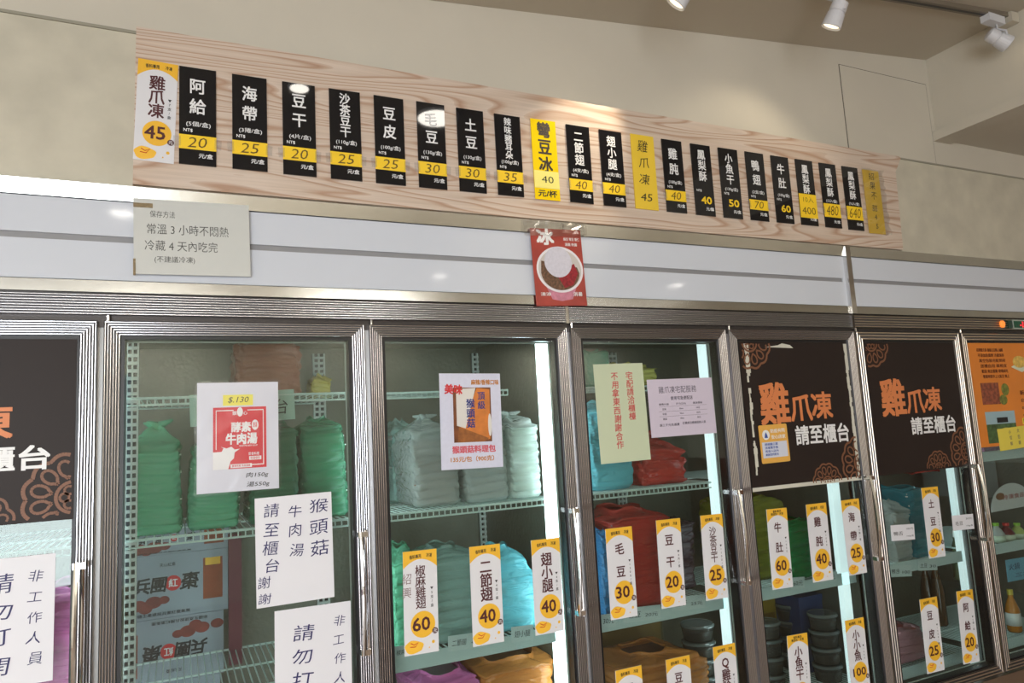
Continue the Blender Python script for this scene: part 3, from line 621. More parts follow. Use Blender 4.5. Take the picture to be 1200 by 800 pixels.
# shelf of the first door is seen from the front as a slotted tray
# ================================================================== goods
def bag_mesh(w, d, h, top, ribs, seed, full=.74, wr=.012, twist=0.):
    """plastic bag pulled tight round a stack of trays, gathered to a knot at the top"""
    r = random.Random(seed); ph = [r.uniform(0, 6.28) for _ in range(8)]
    nz, na = 84, 40; vs = []; fs = []
    for j in range(nz+1):
        v = j/nz; z = h*v
        if v < full: s = 1.0; e = .22
        else:
            q = (v-full)/(1-full); s = max(top, math.cos(q*math.pi/2)**.55*(1-.10*math.sin(q*9+ph[3]))); e = .22+.5*q
        if v < .05: s *= .90+.10*(v/.05)
        rib = ((.05 if wr == .012 else .025)*(1-abs(math.sin(math.pi*ribs*v/full))**.5) if v < full and ribs else 0)
        for i in range(na):
            a = 2*math.pi*i/na+twist*max(0, v-full)
            ca, sa = math.cos(a), math.sin(a)
            x = math.copysign(abs(ca)**e, ca)*w/2*s; y = math.copysign(abs(sa)**e, sa)*d/2*s
            n = wr*(math.sin(5*a+ph[0]+v*7)*.5+math.sin(11*a+ph[1]+v*19)*.3+math.sin(23*a+ph[2]+v*11)*.25+math.sin(3*a+ph[4]+v*31)*.3)
            q2 = (1.6 if v > full else 1)
            k_ = 1-rib+n*q2*(1/.1)*.1*3
            vs.append((x*k_+h*.02*math.sin(v*3+ph[5]), y*k_, z+.006*math.sin(4*a+ph[6])*(v > .1)))
    for j in range(nz):
        for i in range(na): fs.append((j*na+i, j*na+(i+1) % na, (j+1)*na+(i+1) % na, (j+1)*na+i))
    fs.append(tuple(range(na-1, -1, -1)))
    return vs, fs
TRAYM = {}
def tray_proto(w, d, t, m):
    mb = MB(); i = .012
    # tapered base, rim and domed lid
    def taper(a, b, c, e, z0, z1):
        mb.add([(-a, -b, z0), (a, -b, z0), (a, b, z0), (-a, b, z0), (-c, -e, z1), (c, -e, z1), (c, e, z1), (-c, e, z1)], [(0, 3, 2, 1), (4, 5, 6, 7), (0, 1, 5, 4), (1, 2, 6, 5), (2, 3, 7, 6), (3, 0, 4, 7)])
    taper(w/2-i, d/2-i, w/2-.003, d/2-.003, 0, t*.55); taper(w/2, d/2, w/2, d/2, t*.55, t*.68); taper(w/2-.004, d/2-.004, w/2-i*.8, d/2-i*.8, t*.68, t*.96)
    return mb
GR = {}
WALLS = [(-1.315, -.665), (-.655, -.012), (.005, .648), (.668, 1.283), (1.356, 1.972), (1.99, 2.603), (2.678, 3.292), (3.31, 3.92)]
def clampx(x0, x1, g=.0):
    c = (x0+x1)/2
    lo, hi = min(WALLS, key=lambda r: 0 if r[0] <= x0 < r[1] else min(abs(c-r[0]), abs(c-r[1])))
    if x1 > hi: d_ = min(x1-hi, max(0, x0-lo)); x0 -= d_*.5; x1 = hi
    return max(lo, x0)+g, x1-g
ORD = ['lowest', 'second', 'third', 'fourth', 'fifth', 'sixth', 'seventh', 'eighth', 'ninth', 'tenth', 'eleventh', 'twelfth']
def bag(label, x0, x1, ztop, zb, yf, d, m, tm, ribs, seed, full=.74, knot=True, group=None, traylabel=None, wr=.012, top=.07):
    x0, x1 = clampx(x0, x1); x0 += .003; x1 -= .003; w = (x1-x0)*.97; h = ztop-zb; loc = Vector(((x0+x1)/2, yf+d/2, zb))
    vs, fs = bag_mesh(w, d, h, top, ribs, seed, full, wr)
    t = empty('plastic_bag', loc, label, 'bag', group)
    build('bag_film', MB().add([tuple(Vector(v)+loc) for v in vs], fs), m, t, smooth=True)
    if knot:
        mb = MB(); r = random.Random(seed); z = zb+h
        for q in range(3):
            a = r.uniform(-.6, .6)+q*2.1
            mb.tube([(loc.x, loc.y, z-.012), (loc.x+.012*math.cos(a), loc.y+.01*math.sin(a), z+.006), (loc.x+.045*math.cos(a), loc.y+.03*math.sin(a), z+.010+.01*r.random())], [.009, .012, .003], 6)
        build('knot', mb, m, t, smooth=True)
    if tm and ribs:
        pitch = h*full/ribs; first = None
        for q in range(ribs):
            if first is None:
                tr_ = build('food_tray', tray_proto(w*.90, d*.88, pitch*.97, tm), tm); first = tr_
            else: tr_ = first.copy(); COL.objects.link(tr_)
            tr_.location = (loc.x+.004*math.sin(q*2.3+seed), loc.y, zb+.004+q*pitch)
            tag(tr_, (ORD[q]+' tray up in the ')+' '.join(label.split()[:11]), 'tray', 'trays in the '+' '.join(label.split()[:6]))
    return t
GREENF = film('green_bag_film', (120, 204, 168), .52, .14, .5, 18, (170, 232, 205))
DGREENF = film('dark_green_bag_film', (76, 138, 108), .45, .18, .5, 18, (120, 190, 155))
CLEARF = film('clear_bag_film', (232, 236, 234), .55, .1, .6, 22, (225, 238, 234))
FROSTF = film('frosted_bag_film', (176, 206, 200), .42, .2, .5, 34, (200, 225, 220))
CYANF = film('cyan_bag_film', (120, 214, 232), .12, .25, .5, 22, (150, 225, 240))
BLUEF = film('blue_bag_film', (70, 150, 210), .2, .22, .5, 24, (110, 170, 225))
REDF = film('red_bag_film', (214, 70, 62), .2, .2, .55, 22, (235, 110, 100))
PINKF = film('pink_bag_film', (224, 120, 186), .22, .25, .5, 20, (240, 160, 205))
ORANGEF = film('orange_bag_film', (226, 146, 74), .22, .2, .5, 22, (240, 180, 110))
OLIVEF = film('yellow_green_bag_film', (150, 150, 60), .3, .22, .5, 22, (180, 180, 90))
BROWNF = film('brown_bag_film', (150, 84, 62), .1, .3, .6, 16, (170, 110, 90))
PURPLEF = film('mauve_bag_film', (190, 130, 176), .15, .3, .5, 18, (210, 160, 200))
WTRAY = mat('white_foam_tray', (226, 230, 222), .5, noise=.1, nscale=30)
GTRAY = mat('grey_tray', (150, 150, 150), .4)
BRTRAY = mat('brown_food_tray', (130, 92, 66), .5, noise=.3, nscale=30)
OTRAY = mat('olive_food_tray', (122, 112, 54), .4, noise=.3, nscale=26)
RTRAY = mat('red_food_tray', (160, 70, 66), .4, noise=.3, nscale=30)
S2, S1, S0 = 1.456, 1.046, .641
def X(px, py, Y): return P(px, py, Y).x
def Z(px, py, Y): return P(px, py, Y).z
# door 2 : four green bags
gb = 'green bags on the upper shelf of the second door'
bag('leftmost bright green plastic bag of stacked trays in the second door', X(146, 560, .12), X(217, 560, .12), Z(180, 500, .2), S2, .12, .22, GREENF, WTRAY, 9, 1, group=gb)
bag('green plastic bag half hidden behind the red and white poster', X(219, 560, .13), X(286, 560, .13), Z(250, 508, .2), S2, .13, .22, GREENF, WTRAY, 9, 2, group=gb)
bag('green plastic bag just right of the red and white poster', X(288, 560, .13), X(351, 560, .13), Z(325, 486, .2), S2, .13, .24, DGREENF, WTRAY, 9, 3, full=.8, group=gb)
bag('rightmost dark green plastic bag of trays in the second door', X(352, 560, .14), X(411, 560, .14), Z(380, 488, .2), S2, .14, .24, DGREENF, WTRAY, 9, 4, full=.82, knot=False, group=gb, top=.4)
# top shelf of door 2 : brown crinkled sack
bag('reddish brown crinkled sack on the top shelf of the second door', X(272, 410, .34), X(352, 410, .34), 2.0, 1.818, .32, .24, BROWNF, None, 0, 5, full=.9, knot=False, wr=.03, top=.8)
bag('small yellow bag beside the shelf standard at the top of the second door', X(372, 440, .45), X(407, 440, .45), 1.90, 1.818, .45, .1, film('yellow_bag_film', (200, 180, 70), .2), None, 0, 6, full=.6, knot=False, wr=.02, top=.5)
# door 3 : three clear bags on the upper shelf
gc = 'clear bags on the upper shelf of the third door'
bag('left clear plastic bag of stacked trays in the third door', X(476, 540, .2), X(541, 540, .14), Z(500, 490, .2), S2, .14, .24, CLEARF, BRTRAY, 8, 7, group=gc)
bag('middle clear plastic bag of trays under the mushroom packet poster', X(543, 540, .13), X(597, 540, .13), Z(570, 484, .2), S2, .13, .24, CLEARF, GTRAY, 8, 8, full=.8, group=gc)
bag('right clear bag of white trays lit by the bright tube', X(598, 540, .12), X(637, 540, .12), Z(618, 486, .2), S2, .12, .26, CLEARF, WTRAY, 9, 9, full=.84, group=gc)
bag('grey clear bag at the far left behind the third door glass', X(459, 560, .36), X(490, 560, .36), Z(480, 490, .36), S2, .36, .22, FROSTF, GTRAY, 7, 10, full=.8, knot=False, top=.4)
# door 3 : second shelf
bag('teal green bag of trays at the left of the third door lower shelf', X(461, 700, .13), X(500, 700, .13), Z(470, 640, .2), S1, .13, .26, GREENF, WTRAY, 8, 11, full=.85, knot=False, top=.5)
bag('pale frosted bag of stacked trays between the 椒麻雞翅 and 二節翅 tags', X(505, 700, .14), X(566, 700, .14), Z(540, 638, .2), S1, .14, .26, FROSTF, WTRAY, 8, 12, full=.86, knot=False, top=.5)
bag('light blue plastic bag between the 二節翅 and 翅小腿 tags', X(572, 700, .15), X(636, 700, .15), Z(600, 640, .2), S1, .15, .26, CYANF, WTRAY, 6, 13, full=.62, knot=False, top=.35, wr=.016)
bag('dark blue bag behind the 翅小腿 tag', X(603, 640, .45), X(640, 640, .45), Z(615, 628, .45), S1, .42, .16, BLUEF, None, 0, 14, full=.9, knot=False, top=.6)
# door 3 : third shelf
bag('pink plastic bag at the bottom of the third door', X(489, 790, .14), X(566, 790, .14), Z(530, 784, .2), S0, .14, .3, PINKF, GTRAY, 8, 15, full=.9, knot=False, top=.7)
bag('orange plastic bag with clear boxes at the bottom of the third door', X(560, 780, .16), X(650, 780, .16), Z(600, 766, .22), S0, .14, .3, ORANGEF, BRTRAY, 8, 16, full=.9, knot=False, top=.7)
# door 4
bag('light blue crumpled bag behind the pale green notice', X(692, 540, .12), X(746, 540, .12), Z(700, 470, .2), S2, .12, .26, CYANF, WTRAY, 7, 17, full=.8, knot=False, top=.45, wr=.02)
bag('knotted red bag on the upper shelf of the fourth door', X(752, 550, .13), X(808, 550, .13), Z(790, 508, .2), S2, .13, .24, REDF, RTRAY, 3, 18, full=.5, wr=.028, top=.12)
bag('red bag of flat trays behind the 毛豆 tag', X(716, 660, .14), X(786, 660, .14), Z(720, 596, .2), S1, .13, .28, REDF, GTRAY, 9, 19, full=.88, knot=False, top=.6, wr=.018)
bag('blue bag at the left edge of the fourth door lower shelf', X(702, 660, .13), X(722, 660, .13), Z(706, 618, .2), S1, .11, .2, BLUEF, GTRAY, 7, 20, full=.85, knot=False, top=.5)
bag('brown bag of dark trays behind the 豆干 tag', X(780, 660, .3), X(836, 660, .3), Z(800, 600, .4), S1, .26, .24, film('smoke_bag_film', (70, 50, 56), .35), GTRAY, 8, 21, full=.88, knot=False, top=.6)
bag('tan paper-like bag at the bottom of the fourth door', X(730, 790, .14), X(835, 790, .14), Z(770, 764, .2), S0, .13, .32, ORANGEF, BRTRAY, 9, 22, full=.82, knot=False, top=.45)
bag('small green bag low at the left of the fourth door', X(712, 780, .3), X(742, 780, .3), Z(720, 772, .3), S0, .3, .2, GREENF, None, 0, 23, full=.85, knot=False, top=.5)
# door 5
bag('yellow-green bag behind the 牛肚 tag', X(884, 620, .14), X(938, 620, .14), Z(900, 582, .2), S1, .2, .28, OLIVEF, OTRAY, 9, 24, full=.93, knot=False, top=.7)
bag('bright green bag between the 牛肚 and 雞肫 tags', X(922, 640, .13), X(966, 640, .13), Z(935, 606, .2), S1, .13, .3, film('vivid_green_film', (40, 150, 84), .25, .15, .5, 22, (80, 190, 120)), OTRAY, 7, 25, full=.93, knot=False, top=.7)
# door 6
bag('clear bag of olive brown packets behind the 鴨舌 card', X(1048, 630, .12), X(1071, 630, .12), Z(1055, 583, .2), 1.03, .12, .2, CLEARF, OTRAY, 7, 26, full=.8, knot=False, top=.4)
bag('teal blue plastic bag in the sixth door', X(1067, 620, .15), X(1096, 620, .15), min(1.333, Z(1075, 568, .2)), 1.031, .14, .26, film('teal_bag_film', (60, 150, 166), .2, .2, .5, 22, (90, 190, 200)), WTRAY, 7, 27, full=.93, knot=False, top=.7)
bag('dark red bag high up behind the sixth door', X(1065, 570, .45), X(1100, 570, .45), Z(1080, 552, .45), 1.36, .42, .16, REDF, None, 0, 28, full=.9, knot=False, top=.6)
bag('pale pink bag of stacked trays low in the sixth door', X(1046, 760, .13), X(1086, 760, .13), Z(1060, 730, .2), .645, .12, .3, film('pale_pink_film', (214, 160, 170), .3, .2, .5, 22, (230, 190, 200)), RTRAY, 4, 29, full=.93, knot=False, top=.7)
# door 7
bag('mauve plastic bag under the orange poster', X(1146, 515, .12), X(1180, 515, .12), Z(1150, 500, .15), S2, .12, .26, PURPLEF, None, 0, 30, full=.9, knot=False, top=.7, wr=.02)
# door 1
bag('pink plastic bag behind the first door glass', X(20, 760, .12), X(108, 760, .12), Z(72, 692, .15), S1, .12, .3, PINKF, WTRAY, 7, 31, full=.9, knot=False, top=.6)

# fan of green bag tops and wrapped items at the top of door 4
bag('green wrapped parcel at the top left of the fourth door', X(684, 420, .42), X(716, 420, .42), 1.98, 1.832, .42, .2, GREENF, None, 0, 33, full=.9, knot=False, top=.7)
bag('yellow and white wrapped parcel at the top of the fourth door', X(722, 420, .42), X(790, 410, .42), 1.93, 1.832, .42, .2, film('pale_yellow_film', (214, 206, 110), .15), None, 0, 34, full=.6, knot=False, top=.4, wr=.03)

# date cartons in door 2 ----------------------------------------------------
CARTON = mat('pale_blue_carton', (150, 158, 168), .5, noise=.05, nscale=8)
DATEM = mat('date_print', (134, 54, 46), .45, noise=.35, nscale=40)
def carton(x0, x1, z0, z1, label, flip=False):
    y = .56
    t = empty('date_carton', ((x0+x1)/2, y+.06, z0), label, 'box', 'cartons of dates')
    build('carton_body', MB().box(x0, x1, y, y+.12, z0, z1-.001), CARTON, t)
    W, H = x1-x0, z1-z0; cx, cz = (x0+x1)/2, (z0+z1)/2; f = -1 if flip else 1
    U = lambda u, v: (cx+f*u*W, cz+f*v*H)
    mb = MB()
    for u, v, rx, rz in [(-.44, -.30, .06, .13), (-.30, -.27, .07, .12), (-.17, -.24, .075, .13), (-.24, -.33, .06, .10), (-.08, -.22, .05, .1)]:
        a, b = U(u, v); mb.disc(a, b, rx*W, y-.0004-.0001*abs(u), rx*W*.75, n=18)
    build('date_picture', mb, DATEM, t)
    mb = MB(); a, b = U(.36, .04); mb.rect(a-.09*W, a+.09*W, b-.33*H, b+.33*H, y-.0005); build('side_panel_print', mb, mat('rust_print', (150, 70, 36), .5, noise=.2, nscale=60), t)
    mb = MB(); a, b = U(.36, .31); mb.rect(a-.07*W, a+.07*W, b-.06*H, b+.06*H, y-.0008); build('panel_heading', mb, TAGYEL, t)
    mb = MB()
    for ch, u, s in (('兵', -.27, .26), ('團', -.125, .26), ('棗', .15, .28)):
        a, b = U(u, .02+.03*(u+.3)); text(mb, ch, a, b, s*H, y=y-.001, bold=.03, rot=math.pi if flip else 0, shear=.15)
    a, b = U(-.1, -.43); text(mb, '新疆生產建設兵團紅棗集團', a, b, .055*H, y=y-.001, w=.5*W, rot=math.pi if flip else 0)
    a, b = U(-.05, .33); text(mb, '天山紅棗', a, b, .06*H, y=y-.001, w=.14*W, rot=math.pi if flip else 0)
    build('lettering', mb, INK, t)
    mb = MB(); a, b = U(0, .03); mb.disc(a, b, .115*H*1.05, y-.0008); build('red_seal', mb, REDINK, t)
    mb = MB(); text(mb, '紅', a, b, .14*H, y=y-.0014, bold=.02, rot=math.pi if flip else 0); build('seal_lettering', mb, WHITEINK, t)
    return t
xa = X(135, 680, .56); xr = X(267, 680, .56)
zA0, zA1 = Z(267, 713, .56), Z(267, 641, .56)
H_ = zA1-zA0
carton(xa, xr, zA0, zA1, 'date carton reading 兵團紅棗 the right way up, middle of its stack')
carton(xa-.01, X(262, 750, .56), zA0-H_, zA0, 'date carton lying upside down with inverted 紅棗 lettering', flip=True)
carton(xa, xr+.004, zA1, min(zA1+H_, 1.44), 'topmost date carton, only its lower edge seen under the shelf')
zb2 = zA0-H_
for n_ in range(1): carton(xa, X(258, 790, .56), .641, zb2, 'lowest date carton behind the wire shelf of the second door')
bx = build('red_pouch', MB().box(X(268, 650, .5), X(283, 650, .5), .50, .54, 1.0, Z(275, 626, .5)), mat('crimson_pouch', (92, 30, 44), .5)); tag(bx, 'crimson pouch standing beside the date cartons', 'pouch')
bx.location.z = 0

# cards standing in door 2 behind the poster --------------------------------
o, W, H = sheet('paper_card', [(222, 467), (345, 452), (345, 491), (223, 500)], .098, 'pale green card reading 台 behind the red and white poster', 'card', mat('pale_green_paper', (176, 204, 190), .45), th=.001)
mb = MB(); text(mb, '台', .36*W, -.06*H, .55*H, bold=.0, shear=.15, rot=.06); text(mb, '請至櫃', -.02*W, -.06*H, .5*H, bold=0, w=.5*W); part('handwriting', mb, INK, o)

# boxes, tubs and bottles ----------------------------------------------------
TUBM = film('clear_tub', (110, 110, 106), .72, .06, .0, 10, (200, 205, 200))
def tub(x, y, z, r, h, label, group, n=1):
    for q in range(n):
        zz = z+q*(h+.002)
        t = empty('round_tub', (x, y, zz), (ORD[q]+' tub of its stack, '+label.replace('stacked ', '')) if n > 1 else label, 'tub', group)
        build('tub_body', MB().lathe([(r*.82, 0), (r*.95, h*.80), (r*.96, h*.84)], (x, y, zz), 24), TUBM, t, smooth=True)
        build('lid', MB().lathe([(r, h*.84), (r, h*.93), (r*.93, h), (r*.9, h*.97)], (x, y, zz), 24), mat('clear_lid_rim', (92, 96, 94), .12), t)
        build('contents', MB().lathe([(r*.78, .004), (r*.86, h*.6)], (x, y, zz), 20), mat('dark_contents', (56, 44, 34), .4, noise=.4, nscale=80), t)
tub(X(822, 745, .2), .22, S0, .062, .058, 'stacked round clear tub behind the satay dried tofu tag 沙茶豆干', 'round tubs in the fourth door', 5)
tub(X(905, 760, .2), .22, S0, .055, .062, 'stacked round clear tub at the left of the fifth door', 'left tubs in the fifth door', 4)
tub(X(966, 745, .18), .18, S0, .058, .062, 'round clear tub in the middle front of the fifth door', 'right tubs in the fifth door', 4)
tub(X(932, 760, .35), .36, S0, .058, .062, 'stacked round clear tub in the rear row of the fifth door', 'rear tubs in the fifth door', 4)
def block(name, x0, x1, y0, y1, z0, z1, m, label, cat, band=None):
    x0, x1 = clampx(x0, x1, .004)
    t = empty(name, ((x0+x1)/2, (y0+y1)/2, z0), label, cat)
    build('body', MB().box(x0, x1, y0, y1, z0, z1), m, t)
    build('lid_flap', MB().box(x0-.002, x1+.002, y0-.002, y1+.002, z1-.02, z1+.001), m, t)
    if band: build('printed_band', MB().box(x0+.01, x1-.01, y0-.001, y0, z0+(z1-z0)*.3, z0+(z1-z0)*.7), band, t)
    return t
block('blue_carton', X(946, 720, .27), X(984, 720, .27), .27, .5, S0, Z(950, 698, .27), mat('navy_carton', (46, 62, 100), .4), 'navy blue carton at the back of the fifth door lower shelf', 'box')
block('yellow_carton', X(893, 715, .45), X(915, 715, .45), .45, .62, S0, Z(900, 695, .45), mat('ochre_carton', (140, 116, 40), .5), 'ochre yellow carton behind the rail of the fifth door', 'box', mat('ochre_dark', (110, 84, 30), .5))
block('yellow_carton', X(928, 700, .24)-.02, X(945, 700, .24)-.01, .40, .6, S0, Z(940, 683, .40), mat('ochre_carton', (140, 116, 40), .5), 'second ochre carton above the navy blue carton in the fifth door', 'box', mat('ochre_dark', (110, 84, 30), .5))
block('brown_carton', X(700, 760, .5), X(790, 760, .5), .52, .66, S0, 1.0, mat('olive_brown_carton', (84, 76, 44), .5), 'olive brown carton at the back of the fourth door lower shelf', 'box', mat('ochre_dark', (110, 84, 30), .5))
block('brown_carton', X(750, 440, .5), X(806, 440, .5), .46, .66, 1.46, 1.80, mat('dark_brown_carton', (74, 62, 44), .55), 'dark brown carton at the back of the fourth door upper shelf', 'box', mat('dark_brown_band', (60, 48, 36), .5))
block('white_box', X(1160, 540, .3), X(1196, 540, .3), .3, .6, 1.22, 1.44, mat('grey_white_box', (120, 122, 118), .4), 'grey box under the upper shelf of the rightmost door', 'box')
def bottle(x, y, z, r, h, body, cap, lab, label, group=None, neck=.42):
    t = empty('bottle', (x, y, z), label, 'bottle', group)
    build('bottle_body', MB().lathe([(r*.85, 0), (r, .008), (r, h*.50), (r*.93, h*.56), (r*.62, h*.72), (r*neck*.85, h*.82), (r*neck*.85, h*.93)], (x, y, z), 20), body, t, smooth=True)
    build('cap', MB().lathe([(r*neck, h*.88), (r*neck, h), (r*neck*.9, h*1.01)], (x, y, z), 16), cap, t)
    if lab: build('label_band', MB().lathe([(r*1.01, h*.16), (r*1.01, h*.46)], (x, y, z), 20), lab, t, smooth=True)
    return t
GCAP = mat('lime_cap', (140, 196, 60), .4); RCAP = mat('red_cap', (206, 44, 40), .4); WCAP = mat('white_cap', (220, 220, 214), .4)
MILK = mat('white_bottle', (208, 208, 200), .3); LAB = mat('white_green_label', (198, 210, 186), .4)
zs7 = 1.03
for px, cap, bd, nm in [(1170, GCAP, mat('grey_drink', (170, 172, 168), .25), 'lime-capped grey bottle, left of three in the rightmost door'), (1182, RCAP, mat('maroon_drink', (110, 44, 46), .25), 'red-capped dark red bottle between two lime-capped bottles'), (1195, GCAP, mat('green_drink', (176, 190, 110), .25), 'lime-capped yellow-green bottle, right of three in the rightmost door')]:
    bottle(X(px, 640, .15), .15, zs7, .033, Z(px, 612, .15)-zs7, bd, cap, LAB, nm, 'bottles in the rightmost door')
bottle(X(1187, 720, .15), .15, S0+.001, .030, Z(1187, 690, .15)-S0, mat('amber_drink', (176, 110, 36), .1), mat('gold_cap', (200, 180, 70), .3), mat('white_label', (210, 210, 206), .4), 'amber bottle on the lower shelf of the rightmost door')
bottle(X(1123, 660, .2), .2, .90, .026, Z(1120, 622, .2)-.90, mat('dark_olive_bottle', (70, 78, 56), .1), WCAP, None, 'dark olive bottle with white cap at the right of the sixth door')
bottle(X(1090, 720, .45), .45, S0, .03, .30, mat('brown_bottle', (80, 56, 36), .15), mat('bronze_cap', (120, 100, 60), .3), None, 'brown bottle standing far back in the sixth door', 'back bottles in the sixth door')
bottle(X(1102, 720, .4), .4, S0, .03, .32, mat('brown_bottle', (80, 56, 36), .15), mat('bronze_cap', (120, 100, 60), .3), None, 'brown bottle nearer the tube at the back of the sixth door', 'back bottles in the sixth door')
# arched white sign in the rightmost door
def arch(W, H): return [(-W/2, -H/2), (W/2, -H/2)]+[(W/2*math.cos(t), -H/2+H*math.sin(t)) for t in [math.pi*i/20 for i in range(1, 20)]]
o, W, H = sheet('arched_sign', [(1156, 566), (1207, 566), (1212, 592), (1162, 599)], .11, 'white arched sign standing in the rightmost door', 'sign', WHITEPLASTIC, outline=arch, th=.002)
mb = MB(); text(mb, '冷凍食品', .05*W, -.02*H, .20*H, bold=.03, w=.5*W); part('lettering', mb, mat('faded_red_print', (170, 110, 110), .5), o)
mb = MB(); mb.disc(-.26*W, .05*H, .1*W, -.0006, .14*H); part('brown_picture', mb, BRTRAY, o)
# ================================================================== notices and posters
NG = 'handwritten white notices on the doors'
FY = -.0005
o, W, H = sheet('notice', [(158, 233), (292, 240), (293, 322), (155, 323)], -.0125, 'off-white laminated notice about keeping times taped on the fascia', 'notice', mat('aged_laminate', (200, 202, 198), .25), th=.001)
V = lambda v: H/2-v*H
mb = MB(); text(mb, '保存方法', -.26*W, V(.20), .10*H, bold=-.004, w=.21*W); text(mb, '常溫 3 小時不悶熱', -.04*W, V(.40), .15*H, bold=-.002, w=.70*W); text(mb, '冷藏 4 天內吃完', -.10*W, V(.62), .15*H, bold=-.002, w=.62*W); text(mb, '(不建議冷凍)', -.16*W, V(.80), .09*H, bold=0, w=.34*W)
part('lettering', mb, mat('faded_ink', (84, 84, 80), .5), o)
mb = MB().box(-W*.50, -W*.34, -.0014, -.0006, H*.38, H*.44).box(-W*.505, -W*.485, -.0014, -.0006, -H*.52, -H*.30); part('brown_tape_stain', mb, film('brown_tape', (196, 176, 140), .35, .3, .6, 120), o)
0 and part('lower_tape', MB().box(-W*.5, W*.5, -.0016, -.0006, -H*.5, -H*.40), film('clear_tape', (235, 235, 235), .72), o)
# ice bowl poster
o, W, H = sheet('poster', [(621.5, 269), (680.5, 268), (687, 358.5), (628, 358)], -.0125, 'red poster of a shaved ice bowl reading 冰 on the white fascia', 'poster', mat('brick_red_print', (166, 66, 56), .35, noise=.18, nscale=14), th=.001)
V = lambda v: H/2-v*H
mb = MB(); text(mb, '冰', -.22*W, V(.11), .22*H, bold=.05, w=.32*W)
text(mb, '綠豆 彎豆 薏仁', .30*W, V(.13), .045*H, w=.32*W); text(mb, '湯圓 粉圓', .28*W, V(.20), .045*H, w=.24*W); text(mb, '清涼', -.30*W, V(.85), .05*H, w=.2*W); text(mb, '消暑', .33*W, V(.85), .06*H, w=.18*W)
part('lettering', mb, WHITEINK, o)
mb = MB(); mb.poly([(-.36*W, V(.62)), (.40*W, V(.62)), (.22*W, V(.915)), (.0, V(.94)), (-.18*W, V(.915))][::-1], -.0003); part('cup_picture', mb, mat('pink_cup_print', (200, 130, 150), .4, noise=.2, nscale=60), o)
mb = MB(); mb.disc(.02*W, V(.53), .46*W, -.0006, .30*H, n=40); part('bowl_rim_picture', mb, mat('bowl_white', (226, 222, 226), .4), o)
mb = MB(); mb.disc(.02*W, V(.53), .42*W, -.0009, .268*H, n=40); part('bowl_inside_picture', mb, mat('bowl_inner', (196, 190, 186), .4), o)
mb = MB(); mb.poly([(.02*W+.38*W*math.cos(t), V(.56)+.24*H*math.sin(t)) for t in [math.pi*(1.02+i/24) for i in range(24)]]+[(.36*W, V(.50)), (-.34*W, V(.42))], -.0012); part('bean_picture', mb, mat('bean_brown', (110, 80, 60), .5, noise=.5, nscale=130), o)
mb = MB(); mb.poly([(.0, V(.60)), (.10*W, V(.78)), (.28*W, V(.72)), (.38*W, V(.58)), (.30*W, V(.48))][::-1] if False else [(-.04*W, V(.62)), (.08*W, V(.77)), (.26*W, V(.73)), (.37*W, V(.58)), (.30*W, V(.45))], -.0015); part('red_bean_picture', mb, mat('red_bean', (150, 34, 44), .5, noise=.4, nscale=110), o)
mb = MB(); mb.disc(-.01*W, V(.435), .27*W, -.0018, .20*H, n=32); part('ice_ball_picture', mb, mat('ice_white', (204, 202, 214), .5, noise=.08, nscale=120), o)
mb = crinkle(W, .05, 12, 4, .006, -.002, 9, 1.25); mb.v = [(a, b, c+H/2-.0) for a, b, c in mb.v]; part('clear_tape_strip', mb, WRAP, o, smooth=False)

def hand_note(quad, label, cols, m=PAPER, ink=INKBLUE, Y=GY):
    o, W, H = sheet('notice', quad, Y, label, 'notice', m, NG, th=.0008)
    mb = MB()
    for s, u, v0, st, em, wx, b in cols: column(mb, s, u*W, H/2-v0*H, st*H, em*H, bold=b, wx=wx, hand=1.)
    part('handwriting', mb, ink, o); return o, W, H
hand_note([(298, 584), (388, 576), (392, 699), (301, 713)], 'white handwritten notice reading 猴頭菇 牛肉湯 請至櫃台 謝謝', [('猴頭菇', .32, .13, .20, .15, 1.25, .0), ('牛肉湯', .02, .15, .185, .13, 1.05, .0), ('請至櫃台', -.30, .13, .17, .135, 1.1, .0), ('謝謝', -.40, .78, .14, .11, 1.1, .0)])
hand_note([(320, 716), (410, 704), (414, 838), (324, 854)], 'white handwritten notice reading 非工作人員 請勿打開 at the second door bottom', [('非工作人員', .34, .16, .165, .10, 1.1, -.004), ('請勿打開', -.14, .23, .20, .15, 1.3, .0)])
hand_note([(-28, 657), (65, 648), (62, 797), (-32, 812)], 'white handwritten notice on the leftmost door, cut by the photo edge', [('非工作人員', .26, .17, .16, .10, 1.1, -.004), ('請勿打開', -.20, .20, .21, .15, 1.3, .004)])
# beef soup poster
o, W, H = sheet('poster', [(229.5, 449), (324.5, 447), (328, 573.5), (232, 577)], GY, 'white poster with red 酵素牛肉湯 panel on the second door', 'poster', mat('blue_white_paper', (214, 216, 228), .25), th=.0015)
V = lambda v: H/2-v*H
part('yellow_slip', MB().box(-.19*W, .18*W, -.0006, 0, V(.215), V(.115)), mat('lemon_slip', (236, 226, 84), .5), o)
mb = MB(); text(mb, '$.130', 0, V(.165), .06*H, y=-.0008, fit=True, bold=0, w=.25*W, shear=.25); part('slip_handwriting', mb, INK, o)
px0, px1, pz0, pz1 = -.31*W, .345*W, V(.795), V(.23)
RD = mat('poster_red', (208, 22, 38), .35)
part('red_panel', MB().box(px0, px1, -.0005, 0, pz0, pz1), RD, o)
pw, ph = px1-px0, pz1-pz0; cx = (px0+px1)/2; U = lambda v: pz1-v*ph
mb = MB(); t = .010*pw
